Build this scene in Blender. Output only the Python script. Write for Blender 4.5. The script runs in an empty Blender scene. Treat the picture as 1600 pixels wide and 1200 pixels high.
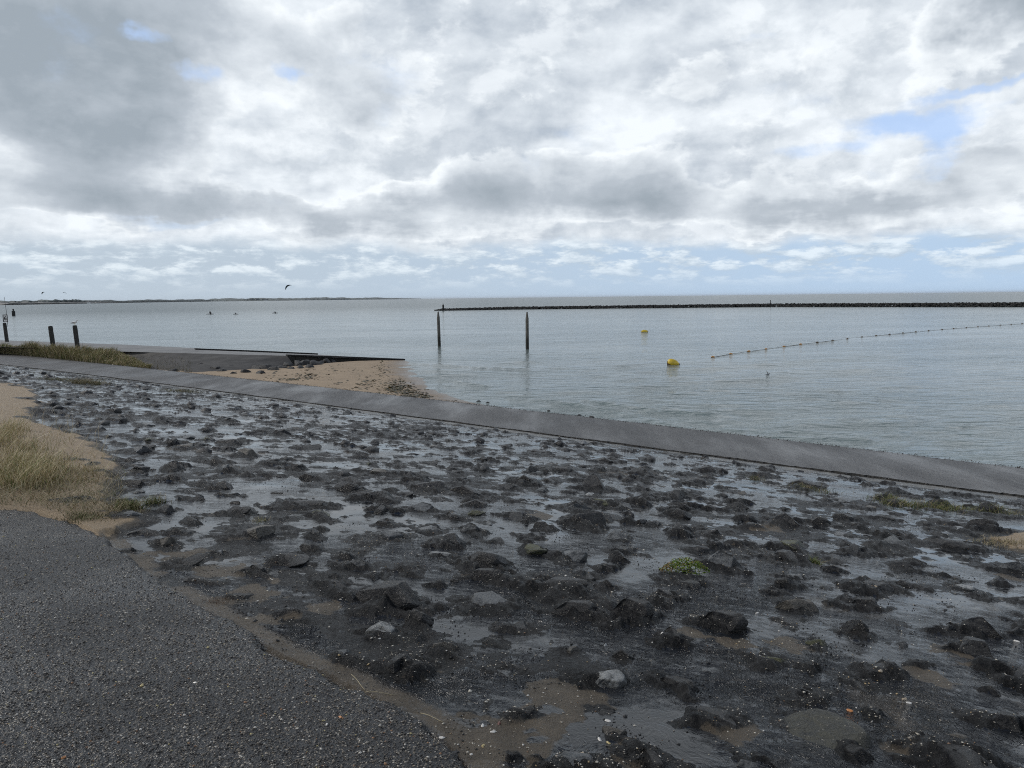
import bpy, math, random
import numpy as np
from mathutils import Vector, Matrix, Euler

random.seed(7)
RNG = np.random.RandomState(11)
scene = bpy.context.scene
COL = scene.collection

# ------------------------------------------------------------------ camera
F = 1150.0
EYE = 4.3                                   # metres above the water
PITCH = math.atan((600 - 465.0) / F)
ROLL = math.atan(0.0115)
_f = np.array([0, math.cos(PITCH), -math.sin(PITCH)])
_r = np.array([1.0, 0, 0])
_u = np.cross(_r, _f)
AX_R = math.cos(ROLL) * _r - math.sin(ROLL) * _u
AX_U = math.sin(ROLL) * _r + math.cos(ROLL) * _u
cam_data = bpy.data.cameras.new('camera')
cam = bpy.data.objects.new('camera', cam_data)
COL.objects.link(cam)
M = Matrix(((AX_R[0], AX_U[0], -_f[0], 0), (AX_R[1], AX_U[1], -_f[1], 0), (AX_R[2], AX_U[2], -_f[2], EYE), (0, 0, 0, 1)))
cam.matrix_world = M
cam_data.sensor_width = 36.0
cam_data.lens = 36.0 * F / 1600.0
cam_data.clip_start = 0.05
cam_data.clip_end = 60000
scene.camera = cam

scene.view_settings.view_transform = 'Standard'
scene.view_settings.look = 'None'
scene.view_settings.exposure = 0.50
scene.view_settings.gamma = 1.0
scene.view_settings.use_curve_mapping = False
scene.cycles.use_denoising = False
scene.cycles.filter_width = 1.05
scene.cycles.adaptive_threshold = 0.004
scene.cycles.max_bounces = 6
scene.cycles.diffuse_bounces = 2
scene.cycles.glossy_bounces = 3
scene.cycles.transmission_bounces = 2

# ------------------------------------------------------------------ sky
SUN_EL, SUN_AZ = math.radians(38), math.radians(-75)      # azimuth from +Y, clockwise seen from above
world = bpy.data.worlds.new("World")
scene.world = world
world.use_nodes = True


class NT:
    """small helper that writes node trees as arithmetic"""
    def __init__(s, tree):
        s.t = tree

    def n(s, typ, **kw):
        nd = s.t.nodes.new(typ)
        for k, v in kw.items():
            setattr(nd, k, v)
        return nd

    def put(s, sock, v):
        if v is None:
            return
        if isinstance(v, bpy.types.NodeSocket):
            s.t.links.new(v, sock)
        else:
            if sock.type == 'RGBA' and len(v) == 3:
                v = (*v, 1)
            sock.default_value = v

    def m(s, op, a, b=None, c=None, clamp=False):
        nd = s.n('ShaderNodeMath', operation=op, use_clamp=clamp)
        for i, v in enumerate((a, b, c)):
            s.put(nd.inputs[i], v)
        return nd.outputs[0]

    def vm(s, op, a, b=None, scale=None):
        nd = s.n('ShaderNodeVectorMath', operation=op)
        s.put(nd.inputs[0], a)
        if b is not None:
            s.put(nd.inputs[1], b)
        if scale is not None:
            s.put(nd.inputs['Scale'], scale)
        return nd.outputs['Value'] if op in ('LENGTH', 'DOT_PRODUCT', 'DISTANCE') else nd.outputs['Vector']

    def noise(s, vec, scale, detail=4, rough=0.55, dist=0.0, dim='3D', w=None, out='Fac'):
        nd = s.n('ShaderNodeTexNoise', noise_dimensions=dim)
        s.put(nd.inputs['Vector'], vec)
        nd.inputs['Scale'].default_value = scale
        nd.inputs['Detail'].default_value = detail
        nd.inputs['Roughness'].default_value = rough
        nd.inputs['Distortion'].default_value = dist
        return nd.outputs[out]

    def vor(s, vec, scale, feature='F1', rnd=1.0, out='Distance'):
        nd = s.n('ShaderNodeTexVoronoi', feature=feature)
        s.put(nd.inputs['Vector'], vec)
        nd.inputs['Scale'].default_value = scale
        nd.inputs['Randomness'].default_value = rnd
        return nd.outputs[out]

    def rng(s, v, a, b, c=0.0, d=1.0, smooth=True):
        nd = s.n('ShaderNodeMapRange', interpolation_type='SMOOTHSTEP' if smooth else 'LINEAR', clamp=True)
        for i, x in enumerate((v, a, b, c, d)):
            s.put(nd.inputs[i], x)
        return nd.outputs[0]

    def mix(s, f, a, b, blend='MIX'):
        nd = s.n('ShaderNodeMix', data_type='RGBA', blend_type=blend)
        s.put(nd.inputs[0], f)
        s.put(nd.inputs[6], a)
        s.put(nd.inputs[7], b)
        return nd.outputs[2]

    def mixf(s, f, a, b):
        nd = s.n('ShaderNodeMix', data_type='FLOAT')
        s.put(nd.inputs[0], f)
        s.put(nd.inputs[2], a)
        s.put(nd.inputs[3], b)
        return nd.outputs[0]

    def comb(s, x, y, z):
        nd = s.n('ShaderNodeCombineXYZ')
        for i, v in enumerate((x, y, z)):
            s.put(nd.inputs[i], v)
        return nd.outputs[0]

    def sep(s, v):
        nd = s.n('ShaderNodeSeparateXYZ')
        s.put(nd.inputs[0], v)
        return nd.outputs

    def mapping(s, v, loc=(0, 0, 0), rot=(0, 0, 0), sc=(1, 1, 1)):
        nd = s.n('ShaderNodeMapping')
        s.put(nd.inputs['Vector'], v)
        nd.inputs['Location'].default_value = loc
        nd.inputs['Rotation'].default_value = rot
        nd.inputs['Scale'].default_value = sc
        return nd.outputs[0]

    def bump(s, h, strength=1.0, dist=0.01, normal=None):
        nd = s.n('ShaderNodeBump')
        s.put(nd.inputs['Height'], h)
        s.put(nd.inputs['Strength'], strength)
        nd.inputs['Distance'].default_value = dist
        if normal is not None:
            s.put(nd.inputs['Normal'], normal)
        return nd.outputs[0]


def build_sky():
    t = world.node_tree
    t.nodes.clear()
    N = NT(t)
    tc = N.n('ShaderNodeTexCoord').outputs['Generated']
    d = N.vm('NORMALIZE', tc)
    x, y, z = N.sep(d)
    zc = N.m('MAXIMUM', z, 0.0)
    az = N.m('ARCTAN2', x, y)
    el = N.m('ARCSINE', z)
    P2 = N.comb(az, el, 0.0)
    # coordinates that flatten towards the horizon, as a cloud deck does
    k = N.m('DIVIDE', 1.0, N.m('ADD', zc, 0.16))
    deck = N.vm('MULTIPLY', N.comb(x, y, zc), N.comb(k, k, 1.6))
    warp = N.vm('SUBTRACT', N.noise(deck, 1.5, 5, 0.62, out='Color'), (0.5, 0.5, 0.5))
    warp2 = N.vm('SUBTRACT', N.noise(d, 9.0, 5, 0.6, out='Color'), (0.5, 0.5, 0.5))
    W = N.vm('MULTIPLY', N.vm('ADD', N.vm('SCALE', warp, scale=0.09), N.vm('SCALE', warp2, scale=0.13)), (1, 0.62, 0))
    Q = N.vm('ADD', P2, W)

    def blobs(lst):
        tot = None
        for px, py, rx, ry, s in lst:
            c = (math.atan((px - 800) / F), math.atan((466 - 0.0115 * (px - 800) - py) / F), 0)
            v = N.vm('MULTIPLY', N.vm('SUBTRACT', Q, c), (F / rx, F / ry, 0))
            ln = N.vm('LENGTH', v)
            b = N.rng(ln, 1.5, 0.25, 0.0, s)
            tot = b if tot is None else N.m('ADD', tot, b)
        return tot

    dark = blobs([(110, 60, 240, 160, 1.15), (190, 220, 135, 105, .95), (100, 335, 260, 38, .55), (420, 345, 300, 36, .5),
                  (570, 150, 120, 80, .75), (700, 335, 300, 40, .5), (900, 300, 170, 46, .45), (1080, 325, 190, 40, .55), (1560, 85, 80, 45, 1.3),
                  (1540, 290, 95, 42, .65), (1350, 345, 210, 24, .6), (640, 190, 60, 50, .3), (1130, 170, 150, 60, .25),
                  (880, 260, 160, 36, .4)])
    bright = blobs([(620, 50, 220, 60, .35), (870, 195, 200, 24, .6), (570, 312, 60, 32, .8), (310, 90, 90, 60, .4),
                    (1010, 70, 130, 50, .4), (1290, 250, 60, 38, .55), (1520, 355, 190, 12, .6), (1540, 222, 75, 30, .75),
                    (180, 180, 40, 40, .35), (60, 175, 60, 36, .35), (1250, 60, 120, 40, .3), (1050, 210, 130, 20, .4), (840, 395, 60, 12, .3),
                    (1545, 35, 60, 16, .6), (355, 395, 28, 12, .5), (135, 372, 34, 14, .5), (1000, 395, 300, 8, .35)])
    blue = blobs([(262, 117, 34, 15, 1), (340, 152, 44, 20, 1), (465, 132, 30, 12, .9), (1420, 222, 90, 26, 1.5),
                  (1520, 186, 110, 10, 1.1), (1280, 262, 70, 18, .9), (1440, 268, 36, 34, 1.0), (270, 366, 70, 10, .8),
                  (1180, 95, 40, 10, .3), (1370, 300, 60, 14, .6)])
    # back layer: soft bright stratus; front layer: cumulus with lit rims and grey bases
    dd = N.vm('MULTIPLY', d, (1, 1, 1.6))
    nA = N.noise(deck, 1.5, 7, 0.52, 0.15)
    nB = N.noise(N.vm('ADD', deck, (-0.09, -0.02, 0.12)), 1.5, 7, 0.52, 0.15)
    nC = N.noise(dd, 7.0, 9, 0.56, 0.12)
    nD = N.noise(N.vm('ADD', dd, (-0.014, 0.0, 0.022)), 7.0, 9, 0.56, 0.12)
    nE = N.noise(d, 3.0, 3, 0.5, 0.0)
    soft = N.m('SUBTRACT', nE, 0.5)
    rel = N.m('ADD', N.m('MULTIPLY', N.m('SUBTRACT', nA, nB), 1.0), N.m('MULTIPLY', N.m('SUBTRACT', nC, nD), 1.7))
    B = N.m('ADD', N.m('MULTIPLY', rel, 1.25), N.m('ADD', N.m('MULTIPLY', soft, 0.8), N.m('MULTIPLY', N.m('SUBTRACT', nC, 0.5), -0.9)))
    B = N.m('ADD', B, N.m('MULTIPLY', bright, 0.30))
    backc = N.mix(N.rng(B, -0.34, 0.36, 0, 1, smooth=False), (0.345, 0.39, 0.445), (0.66, 0.70, 0.735))
    nF = N.noise(N.vm('MULTIPLY', N.vm('ADD', d, (0.31, 0.2, 0.1)), (1, 1, 1.5)), 5.2, 10, 0.60, 0.1)
    nG = N.noise(N.vm('MULTIPLY', N.vm('ADD', d, (0.29, 0.2, 0.122)), (1, 1, 1.5)), 5.2, 10, 0.60, 0.1)
    lit2 = N.rng(N.m('SUBTRACT', nF, nG), -0.05, 0.07, 0, 1, smooth=False)
    puff2 = N.mix(lit2, (0.37, 0.415, 0.465), (0.68, 0.715, 0.745))
    backc = N.mix(N.rng(nF, 0.485, 0.56, 0, 0.5), backc, puff2)
    dens = N.m('ADD', N.m('MULTIPLY', dark, 0.80), N.m('ADD', N.m('MULTIPLY', N.m('SUBTRACT', nC, 0.5), 1.9), N.m('MULTIPLY', N.m('SUBTRACT', nA, 0.5), 0.8)))
    dens = N.m('SUBTRACT', dens, N.m('MULTIPLY', bright, 0.35))
    alpha = N.rng(dens, 0.13, 0.29)
    thick = N.rng(dens, 0.14, 1.05, 0, 1, smooth=False)
    fr = N.n('ShaderNodeValToRGB')
    t.links.new(N.m('SUBTRACT', thick, N.m('MULTIPLY', rel, 1.0)), fr.inputs[0])
    cr = fr.color_ramp
    cr.elements[0].position = 0.0; cr.elements[0].color = (0.68, 0.715, 0.74, 1)
    cr.elements[1].position = 1.0; cr.elements[1].color = (0.25, 0.29, 0.33, 1)
    e = cr.elements.new(0.22); e.color = (0.52, 0.56, 0.60, 1)
    e = cr.elements.new(0.55); e.color = (0.355, 0.395, 0.44, 1)
    cloud = N.mix(alpha, backc, fr.outputs[0])
    # clearer band of air above the horizon with rows of small cumulus
    sky = N.n('ShaderNodeTexSky', sky_type='NISHITA')
    sky.sun_disc = False
    sky.sun_elevation = SUN_EL
    sky.sun_rotation = SUN_AZ
    sky.air_density = 1.0
    sky.dust_density = 1.5
    sky.ozone_density = 2.0
    rightness = N.rng(az, -0.5, 0.6)
    clear_c = N.mix(rightness, (0.36, 0.425, 0.49), (0.345, 0.455, 0.59))
    nish = N.vm('SCALE', sky.outputs[0], scale=0.1)
    clear_hi = N.mix(0.72, nish, (0.36, 0.51, 0.80))
    clear = N.mix(N.rng(el, 0.03, 0.16), clear_c, clear_hi)
    low = N.rng(N.m('ADD', el, N.m('MULTIPLY', N.sep(W)[1], 0.55)), 0.080, 0.058)
    puffv = N.vm('MULTIPLY', N.comb(az, el, 0.0), (15.0, 46.0, 1.0))
    pf = N.noise(puffv, 1.0, 9, 0.62, 0.05)
    pf2 = N.noise(N.vm('ADD', puffv, (-0.12, 0.35, 0)), 1.0, 9, 0.62, 0.05)
    pmask = N.rng(pf, 0.43, 0.56)
    fade = N.rng(el, 0.004, 0.045)
    plit = N.rng(N.m('SUBTRACT', pf, pf2), -0.07, 0.13, 0, 1, smooth=False)
    pcol = N.mix(plit, (0.37, 0.44, 0.51), (0.63, 0.69, 0.73))
    lowcol = N.mix(N.m('MULTIPLY', N.m('MULTIPLY', pmask, fade), 0.75), clear_c, pcol)
    bl = N.rng(N.m('ADD', blue, N.m('MULTIPLY', N.m('SUBTRACT', 0.5, nC), 3.2)), 0.30, 1.45, 0, 0.80)
    top = N.mix(bl, cloud, clear)
    # overhead the deck breaks up: deep blue between heavier grey masses
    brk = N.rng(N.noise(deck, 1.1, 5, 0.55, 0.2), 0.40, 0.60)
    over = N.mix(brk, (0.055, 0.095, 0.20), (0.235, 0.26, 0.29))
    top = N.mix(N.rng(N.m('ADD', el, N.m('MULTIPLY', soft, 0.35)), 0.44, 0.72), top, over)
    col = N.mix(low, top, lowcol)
    # towards and below the horizon the sky stays the hazy blue of the air
    bg = N.n('ShaderNodeBackground')
    bg.inputs['Strength'].default_value = 0.1
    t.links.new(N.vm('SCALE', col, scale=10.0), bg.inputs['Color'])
    out = N.n('ShaderNodeOutputWorld')
    t.links.new(bg.outputs[0], out.inputs['Surface'])


build_sky()

sun_data = bpy.data.lights.new('sun', 'SUN')
sun_data.energy = 1.4
sun_data.angle = math.radians(14)
sun_data.color = (1.0, 0.95, 0.88)
sun = bpy.data.objects.new('sun', sun_data)
COL.objects.link(sun)
_sd = Vector((math.sin(SUN_AZ) * math.cos(SUN_EL), math.cos(SUN_AZ) * math.cos(SUN_EL), math.sin(SUN_EL)))
sun.rotation_euler = _sd.to_track_quat('Z', 'Y').to_euler()


# ------------------------------------------------------------------ geometry helpers
def ray(px, py):
    return _f + AX_R * ((px - 800) / F) - AX_U * ((py - 600) / F)


def onz(px, py, z):
    d = ray(px, py)
    return np.array([0, 0, EYE]) + d * ((z - EYE) / d[2])


PATH_Z = 0.35
land_px = [(0, 569), (200, 592), (400, 619), (600, 644), (800, 670), (1000, 696), (1200, 722), (1400, 749), (1600, 775)]
sea_px = [(0, 552), (200, 572), (400, 594), (600, 616), (800, 636), (1000, 660), (1200, 685.5), (1400, 708), (1600, 730)]


def smooth_line(px, z, n_ext=(60, 40)):
    P = np.array([onz(a, b, z)[:2] for a, b in px])
    s = np.r_[0, np.cumsum(np.linalg.norm(np.diff(P, axis=0), axis=1))]
    cx, cy = np.polyfit(s, P[:, 0], 3), np.polyfit(s, P[:, 1], 3)
    ss = np.linspace(0, s[-1], 16)
    Q = np.c_[np.polyval(cx, ss), np.polyval(cy, ss)]
    d0 = Q[0] - Q[2]; d0 /= np.linalg.norm(d0)
    d1 = Q[-1] - Q[-3]; d1 /= np.linalg.norm(d1)
    return np.r_[[Q[0] + d0 * n_ext[0]], Q, [Q[-1] + d1 * n_ext[1]]]


LAND = smooth_line(land_px, PATH_Z)
SEA = smooth_line(sea_px, PATH_Z)


def line_dist(P, L):
    """signed distance from points to a polyline, positive on the landward (camera) side"""
    P = np.atleast_2d(P)
    best = np.full(len(P), 1e9)
    sgn = np.ones(len(P))
    for a, b in zip(L[:-1], L[1:]):
        ab = b - a
        t = np.clip(((P - a) @ ab) / (ab @ ab), 0, 1)
        v = P - (a + t[:, None] * ab)
        d = np.hypot(v[:, 0], v[:, 1])
        cr = ab[0] * v[:, 1] - ab[1] * v[:, 0]
        m = d < best
        best[m] = d[m]
        sgn[m] = np.where(cr[m] < 0, 1, -1)
    return best * sgn


GRADE = 0.1366


def slope_z(P):
    d = line_dist(P, LAND)
    return 0.312 + np.maximum(d, -1) * GRADE + 0.10 * np.clip((d - 0.7) / 1.5, 0, 1)


def onslope_many(px, py):
    """points of the slope seen at photograph pixels, by bisection along each line of sight"""
    px, py = np.asarray(px, float), np.asarray(py, float)
    d = _f[None] + AX_R[None] * ((px - 800) / F)[:, None] - AX_U[None] * ((py - 600) / F)[:, None]
    lo, hi = np.full(len(px), 0.5), (0.1 - EYE) / d[:, 2]
    eye = np.array([0, 0, EYE])
    for _ in range(22):
        m_ = (lo + hi) / 2
        p = eye + d * m_[:, None]
        up = p[:, 2] > slope_z(p[:, :2])
        lo = np.where(up, m_, lo); hi = np.where(up, hi, m_)
    return eye + d * ((lo + hi) / 2)[:, None]


def onslope(px, py):
    p = onslope_many([px], [py])[0]
    return p[0], p[1], p[2]


def inside(P, poly):
    x, y = P[:, 0], P[:, 1]
    r = np.zeros(len(P), bool)
    j = len(poly) - 1
    for i in range(len(poly)):
        xi, yi = poly[i]; xj, yj = poly[j]
        c = ((yi > y) != (yj > y)) & (x < (xj - xi) * (y - yi) / (yj - yi + 1e-12) + xi)
        r ^= c
        j = i
    return r


def poly_sdf(P, poly):
    """positive inside"""
    best = np.full(len(P), 1e9)
    n = len(poly)
    for i in range(n):
        a, b = np.array(poly[i]), np.array(poly[(i + 1) % n])
        ab = b - a
        t = np.clip(((P - a) @ ab) / (ab @ ab + 1e-12), 0, 1)
        v = P - (a + t[:, None] * ab)
        best = np.minimum(best, np.hypot(v[:, 0], v[:, 1]))
    return np.where(inside(P, poly), best, -best)


_T = RNG.rand(256, 256)


def vnoise(P, s, seed=0):
    x, y = P[:, 0] / s + seed * 17.3 + 1000, P[:, 1] / s + seed * 9.1 + 1000
    xi, yi = np.floor(x).astype(int), np.floor(y).astype(int)
    fx, fy = x - xi, y - yi
    fx = fx * fx * fx * (fx * (fx * 6 - 15) + 10); fy = fy * fy * fy * (fy * (fy * 6 - 15) + 10)
    a, b = _T[xi & 255, yi & 255], _T[(xi + 1) & 255, yi & 255]
    c, d = _T[xi & 255, (yi + 1) & 255], _T[(xi + 1) & 255, (yi + 1) & 255]
    return ((a * (1 - fx) + b * fx) * (1 - fy) + (c * (1 - fx) + d * fx) * fy) * 2 - 1


def fbm(P, s, o=4, g=0.5, seed=0):
    v, a, t = 0, 1.0, 0
    c, sn = math.cos(0.6), math.sin(0.6)
    for i in range(o):
        v = v + a * vnoise(P, s, seed + i)
        t += a; a *= g; s *= 0.51
        P = np.c_[P[:, 0] * c - P[:, 1] * sn, P[:, 0] * sn + P[:, 1] * c]
    return v / t * 1.6


def mesh(name, V, Fc, mat, parent=None, smooth=True, attrs=None, kind=None, link=True):
    me = bpy.data.meshes.new(name)
    V = np.asarray(V, np.float32)
    if isinstance(Fc, np.ndarray):
        nf, k = Fc.shape
        me.vertices.add(len(V)); me.vertices.foreach_set('co', V.ravel())
        me.loops.add(nf * k); me.loops.foreach_set('vertex_index', Fc.ravel().astype(np.int32))
        me.polygons.add(nf)
        me.polygons.foreach_set('loop_start', np.arange(0, nf * k, k, dtype=np.int32))
        me.update(calc_edges=True)
    else:
        me.from_pydata(V.tolist(), [], [tuple(f) for f in Fc])
    if smooth:
        me.polygons.foreach_set('use_smooth', np.ones(len(me.polygons), bool))
    for an, arr in (attrs or {}).items():
        ca = me.color_attributes.new(an, 'FLOAT_COLOR', 'POINT')
        arr = np.asarray(arr, np.float32)
        if arr.shape[1] == 3:
            arr = np.c_[arr, np.ones(len(arr), np.float32)]
        ca.data.foreach_set('color', arr.astype(np.float32).ravel())
    if mat:
        for m_ in (mat if isinstance(mat, (list, tuple)) else [mat]):
            me.materials.append(m_)
    o = bpy.data.objects.new(name, me)
    if link:
        COL.objects.link(o)
    if parent:
        o.parent = parent
    if kind:
        o['kind'] = kind
    return o


def tag(o, label=None, cat=None, group=None, kind=None):
    if label: o['label'] = label
    if cat: o['category'] = cat
    if group: o['group'] = group
    if kind: o['kind'] = kind
    return o


def empty(name, loc, rz=0):
    o = bpy.data.objects.new(name, None)
    o.location = loc; o.rotation_euler = (0, 0, rz)
    o.empty_display_size = 0.2
    COL.objects.link(o)
    return o


def tube(path, radii, n=10, cap=True):
    """closed tube along a 3D path, returns verts and faces"""
    path = [Vector(p) for p in path]
    V, Fc = [], []
    for i, p in enumerate(path):
        a = path[max(i - 1, 0)]; b = path[min(i + 1, len(path) - 1)]
        t = (b - a).normalized()
        ref = Vector((0, 1, 0)) if abs(t.y) < 0.9 else Vector((1, 0, 0))
        u = t.cross(ref).normalized(); v = t.cross(u)
        r = radii[i]
        ru, rv = r if isinstance(r, (tuple, list)) else (r, r)
        for k in range(n):
            an = 2 * math.pi * k / n
            V.append(p + u * (ru * math.cos(an)) + v * (rv * math.sin(an)))
    for i in range(len(path) - 1):
        for k in range(n):
            a = i * n + k; b = i * n + (k + 1) % n
            Fc.append((a, b, b + n, a + n))
    if cap:
        Fc.append(tuple(range(n))[::-1])
        Fc.append(tuple(range((len(path) - 1) * n, len(path) * n)))
    return V, Fc


def joinvf(parts):
    V, Fc = [], []
    for v, f in parts:
        o = len(V)
        V += [tuple(p) for p in v]
        Fc += [tuple(i + o for i in q) for q in f]
    return V, Fc


def box_vf(x0, x1, y0, y1, z0, z1):
    V = [(x, y, z) for z in (z0, z1) for y in (y0, y1) for x in (x0, x1)]
    return V, [(0, 2, 3, 1), (4, 5, 7, 6), (0, 1, 5, 4), (2, 6, 7, 3), (0, 4, 6, 2), (1, 3, 7, 5)]


# ------------------------------------------------------------------ materials
def new_mat(name):
    m_ = bpy.data.materials.new(name)
    m_.use_nodes = True
    t = m_.node_tree
    t.nodes.clear()
    N = NT(t)
    b = N.n('ShaderNodeBsdfPrincipled')
    o = N.n('ShaderNodeOutputMaterial')
    t.links.new(b.outputs[0], o.inputs[0])
    geo = N.n('ShaderNodeNewGeometry')
    return m_, N, b, geo.outputs['Position']


def simple(name, col, rough=0.6, var=0.25, scale=8.0, bump=0.0, bscale=40, metal=0, local=True, bdist=0.01):
    m_, N, b, pos = new_mat(name)
    if local:
        pos = N.n('ShaderNodeTexCoord').outputs['Object']
    n = N.noise(pos, scale, 5, 0.6)
    c2 = tuple(c * (1 - var) for c in col)
    c3 = tuple(min(1, c * (1 + var)) for c in col)
    N.put(b.inputs['Base Color'], N.mix(N.rng(n, 0.3, 0.7), c2, c3))
    b.inputs['Roughness'].default_value = rough
    b.inputs['Metallic'].default_value = metal
    if bump:
        N.put(b.inputs['Normal'], N.bump(N.noise(pos, bscale, 5, 0.6), bump, bdist))
    return m_


def attr_col(N, name):
    a = N.n('ShaderNodeAttribute', attribute_name=name)
    return a.outputs['Color'], a.outputs['Alpha']


def mat_revetment():
    m_, N, b, pos = new_mat('wet_bitumen_and_stone')
    c, _a = attr_col(N, 'mask')
    sp = N.n('ShaderNodeSeparateColor'); N.put(sp.inputs[0], c)
    film, sand, grit = sp.outputs
    n1 = N.noise(pos, 5, 6, 0.65)
    n2 = N.noise(pos, 45, 4, 0.6)
    film = N.rng(N.m('ADD', film, N.m('MULTIPLY', N.m('SUBTRACT', n2, 0.5), 1.1)), 0.32, 0.62)
    sand = N.m('MULTIPLY', sand, N.rng(N.m('ADD', sand, N.m('MULTIPLY', N.m('SUBTRACT', n2, 0.5), 0.9)), 0.25, 0.45))
    base = N.mix(N.rng(n1, 0.35, 0.7), (0.009, 0.0095, 0.010), (0.032, 0.031, 0.030))
    base = N.mix(N.m('MULTIPLY', N.rng(n2, 0.45, 0.75), 0.35), base, (0.065, 0.062, 0.056))
    sandc = N.mix(N.rng(n1, 0.35, 0.7), (0.105, 0.087, 0.064), (0.165, 0.135, 0.098))
    sandc = N.mix(N.m('MULTIPLY', N.rng(n2, 0.5, 0.7), 0.5), sandc, (0.10, 0.082, 0.062))
    sandc = N.mix(N.rng(sand, 0.75, 0.95), sandc, (0.37, 0.275, 0.170))
    base = N.mix(N.rng(sand, 0.0, 0.72, 0, 1, smooth=False), base, sandc)
    base = N.mix(_a, base, N.mix(N.rng(n1, 0.35, 0.65), (0.24, 0.235, 0.215), (0.15, 0.14, 0.12)))
    # shell grit: scattered pale chips
    for sc, thr, den, colr in ((70, 0.20, 0.80, (0.36, 0.33, 0.27)), (33, 0.145, 0.86, (0.46, 0.43, 0.36)), (120, 0.25, 0.62, (0.17, 0.15, 0.12))):
        vd = N.n('ShaderNodeTexVoronoi'); N.put(vd.inputs['Vector'], pos); vd.inputs['Scale'].default_value = sc
        sc_ = N.n('ShaderNodeSeparateColor'); N.put(sc_.inputs[0], vd.outputs['Color'])
        chip = N.m('MULTIPLY', N.rng(vd.outputs['Distance'], thr, thr * 0.7), N.m('GREATER_THAN', N.m('ADD', sc_.outputs[0], N.m('MULTIPLY', N.m('SUBTRACT', grit, 1.0), 0.45)), den))
        base = N.mix(chip, base, colr)
    # water film deepens what lies under it
    base = N.mix(N.m('MULTIPLY', N.m('MULTIPLY', film, 0.55), N.m('SUBTRACT', 1.0, _a)), base, (0.008, 0.010, 0.013))
    N.put(b.inputs['Base Color'], base)
    N.put(b.inputs['Roughness'], N.mixf(film, N.mixf(sand, N.mixf(N.rng(n2, 0.3, 0.7), 0.22, 0.55), 0.5), 0.06))
    N.put(b.inputs['Specular IOR Level'], N.mixf(film, 0.36, 0.5))
    b.inputs['IOR'].default_value = 1.36
    grain = N.m('ADD', N.noise(pos, 90, 5, 0.7), N.m('MULTIPLY', N.noise(pos, 22, 5, 0.6), 1.3))
    rot = N.mapping(pos, rot=(0, 0, math.radians(38)), sc=(1.0, 0.34, 1))
    rw = N.vm('ADD', rot, N.vm('SCALE', N.vm('SUBTRACT', N.noise(pos, 1.6, 3, 0.6, out='Color'), (0.5, 0.5, 0.5)), scale=0.9))
    rn = N.noise(rw, 20, 3, 0.55, 0.9)
    ridge = N.m('SUBTRACT', 1.0, N.m('ABSOLUTE', N.m('SUBTRACT', N.m('MULTIPLY', rn, 5.0), 2.5)))
    rip = N.m('ADD', N.m('MULTIPLY', ridge, 0.35), N.m('MULTIPLY', N.noise(rw, 55, 3, 0.5, 0.5), 0.6))
    live = N.rng(N.noise(pos, 0.9, 3, 0.5), 0.36, 0.62, 0.12, 1.0)
    nb = N.bump(grain, N.m('SUBTRACT', 1.0, film), 0.028)
    wr_ = N.rng(N.vm('DISTANCE', pos, (1.0, 3.0, 2.3)), 2.0, 5.5, 1.0, 0.22)
    nb2 = N.bump(rip, N.m('MULTIPLY', N.m('MULTIPLY', film, live), wr_), 0.030, nb)
    N.put(b.inputs['Normal'], nb2)
    return m_


def mat_stone(name, lo, hi, pale, palemix, gritty=1.0, rough=0.38):
    m_, N, b, pos = new_mat(name)
    oc = N.n('ShaderNodeTexCoord').outputs['Object']
    oi = N.n('ShaderNodeObjectInfo').outputs['Random']
    off = N.vm('ADD', oc, N.vm('SCALE', (1.0, 1.0, 1.0), scale=N.m('MULTIPLY', oi, 37.0)))
    n1 = N.noise(off, 2.4, 6, 0.68, 0.4)
    n2 = N.noise(pos, 60, 5, 0.65)
    base = N.mix(N.rng(n1, 0.35, 0.68), lo, hi)
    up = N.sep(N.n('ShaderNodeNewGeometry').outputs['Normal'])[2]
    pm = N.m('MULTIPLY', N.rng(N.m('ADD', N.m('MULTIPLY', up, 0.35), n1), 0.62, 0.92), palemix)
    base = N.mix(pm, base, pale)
    base = N.mix(N.m('MULTIPLY', N.rng(n2, 0.5, 0.75), 0.3), base, tuple(c * 2.0 for c in hi))
    for sc, thr, den, colr in ((75, 0.24, 0.80, (0.34, 0.31, 0.25)), (38, 0.16, 0.86, (0.42, 0.39, 0.32))):
        vd = N.n('ShaderNodeTexVoronoi'); N.put(vd.inputs['Vector'], pos); vd.inputs['Scale'].default_value = sc
        sc_ = N.n('ShaderNodeSeparateColor'); N.put(sc_.inputs[0], vd.outputs['Color'])
        chip = N.m('MULTIPLY', N.m('MULTIPLY', N.rng(vd.outputs['Distance'], thr, thr * 0.7), N.m('GREATER_THAN', sc_.outputs[0], den)), gritty)
        base = N.mix(chip, base, colr)
    N.put(b.inputs['Base Color'], base)
    N.put(b.inputs['Roughness'], N.mixf(N.rng(n1, 0.3, 0.7), rough - 0.18, rough + 0.12))
    h = N.m('ADD', N.m('MULTIPLY', N.noise(off, 5.0, 6, 0.7), 2.2), N.noise(pos, 80, 5, 0.7))
    b.inputs['Specular IOR Level'].default_value = 0.42
    N.put(b.inputs['Normal'], N.bump(h, 1.0, 0.020))
    return m_


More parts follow.
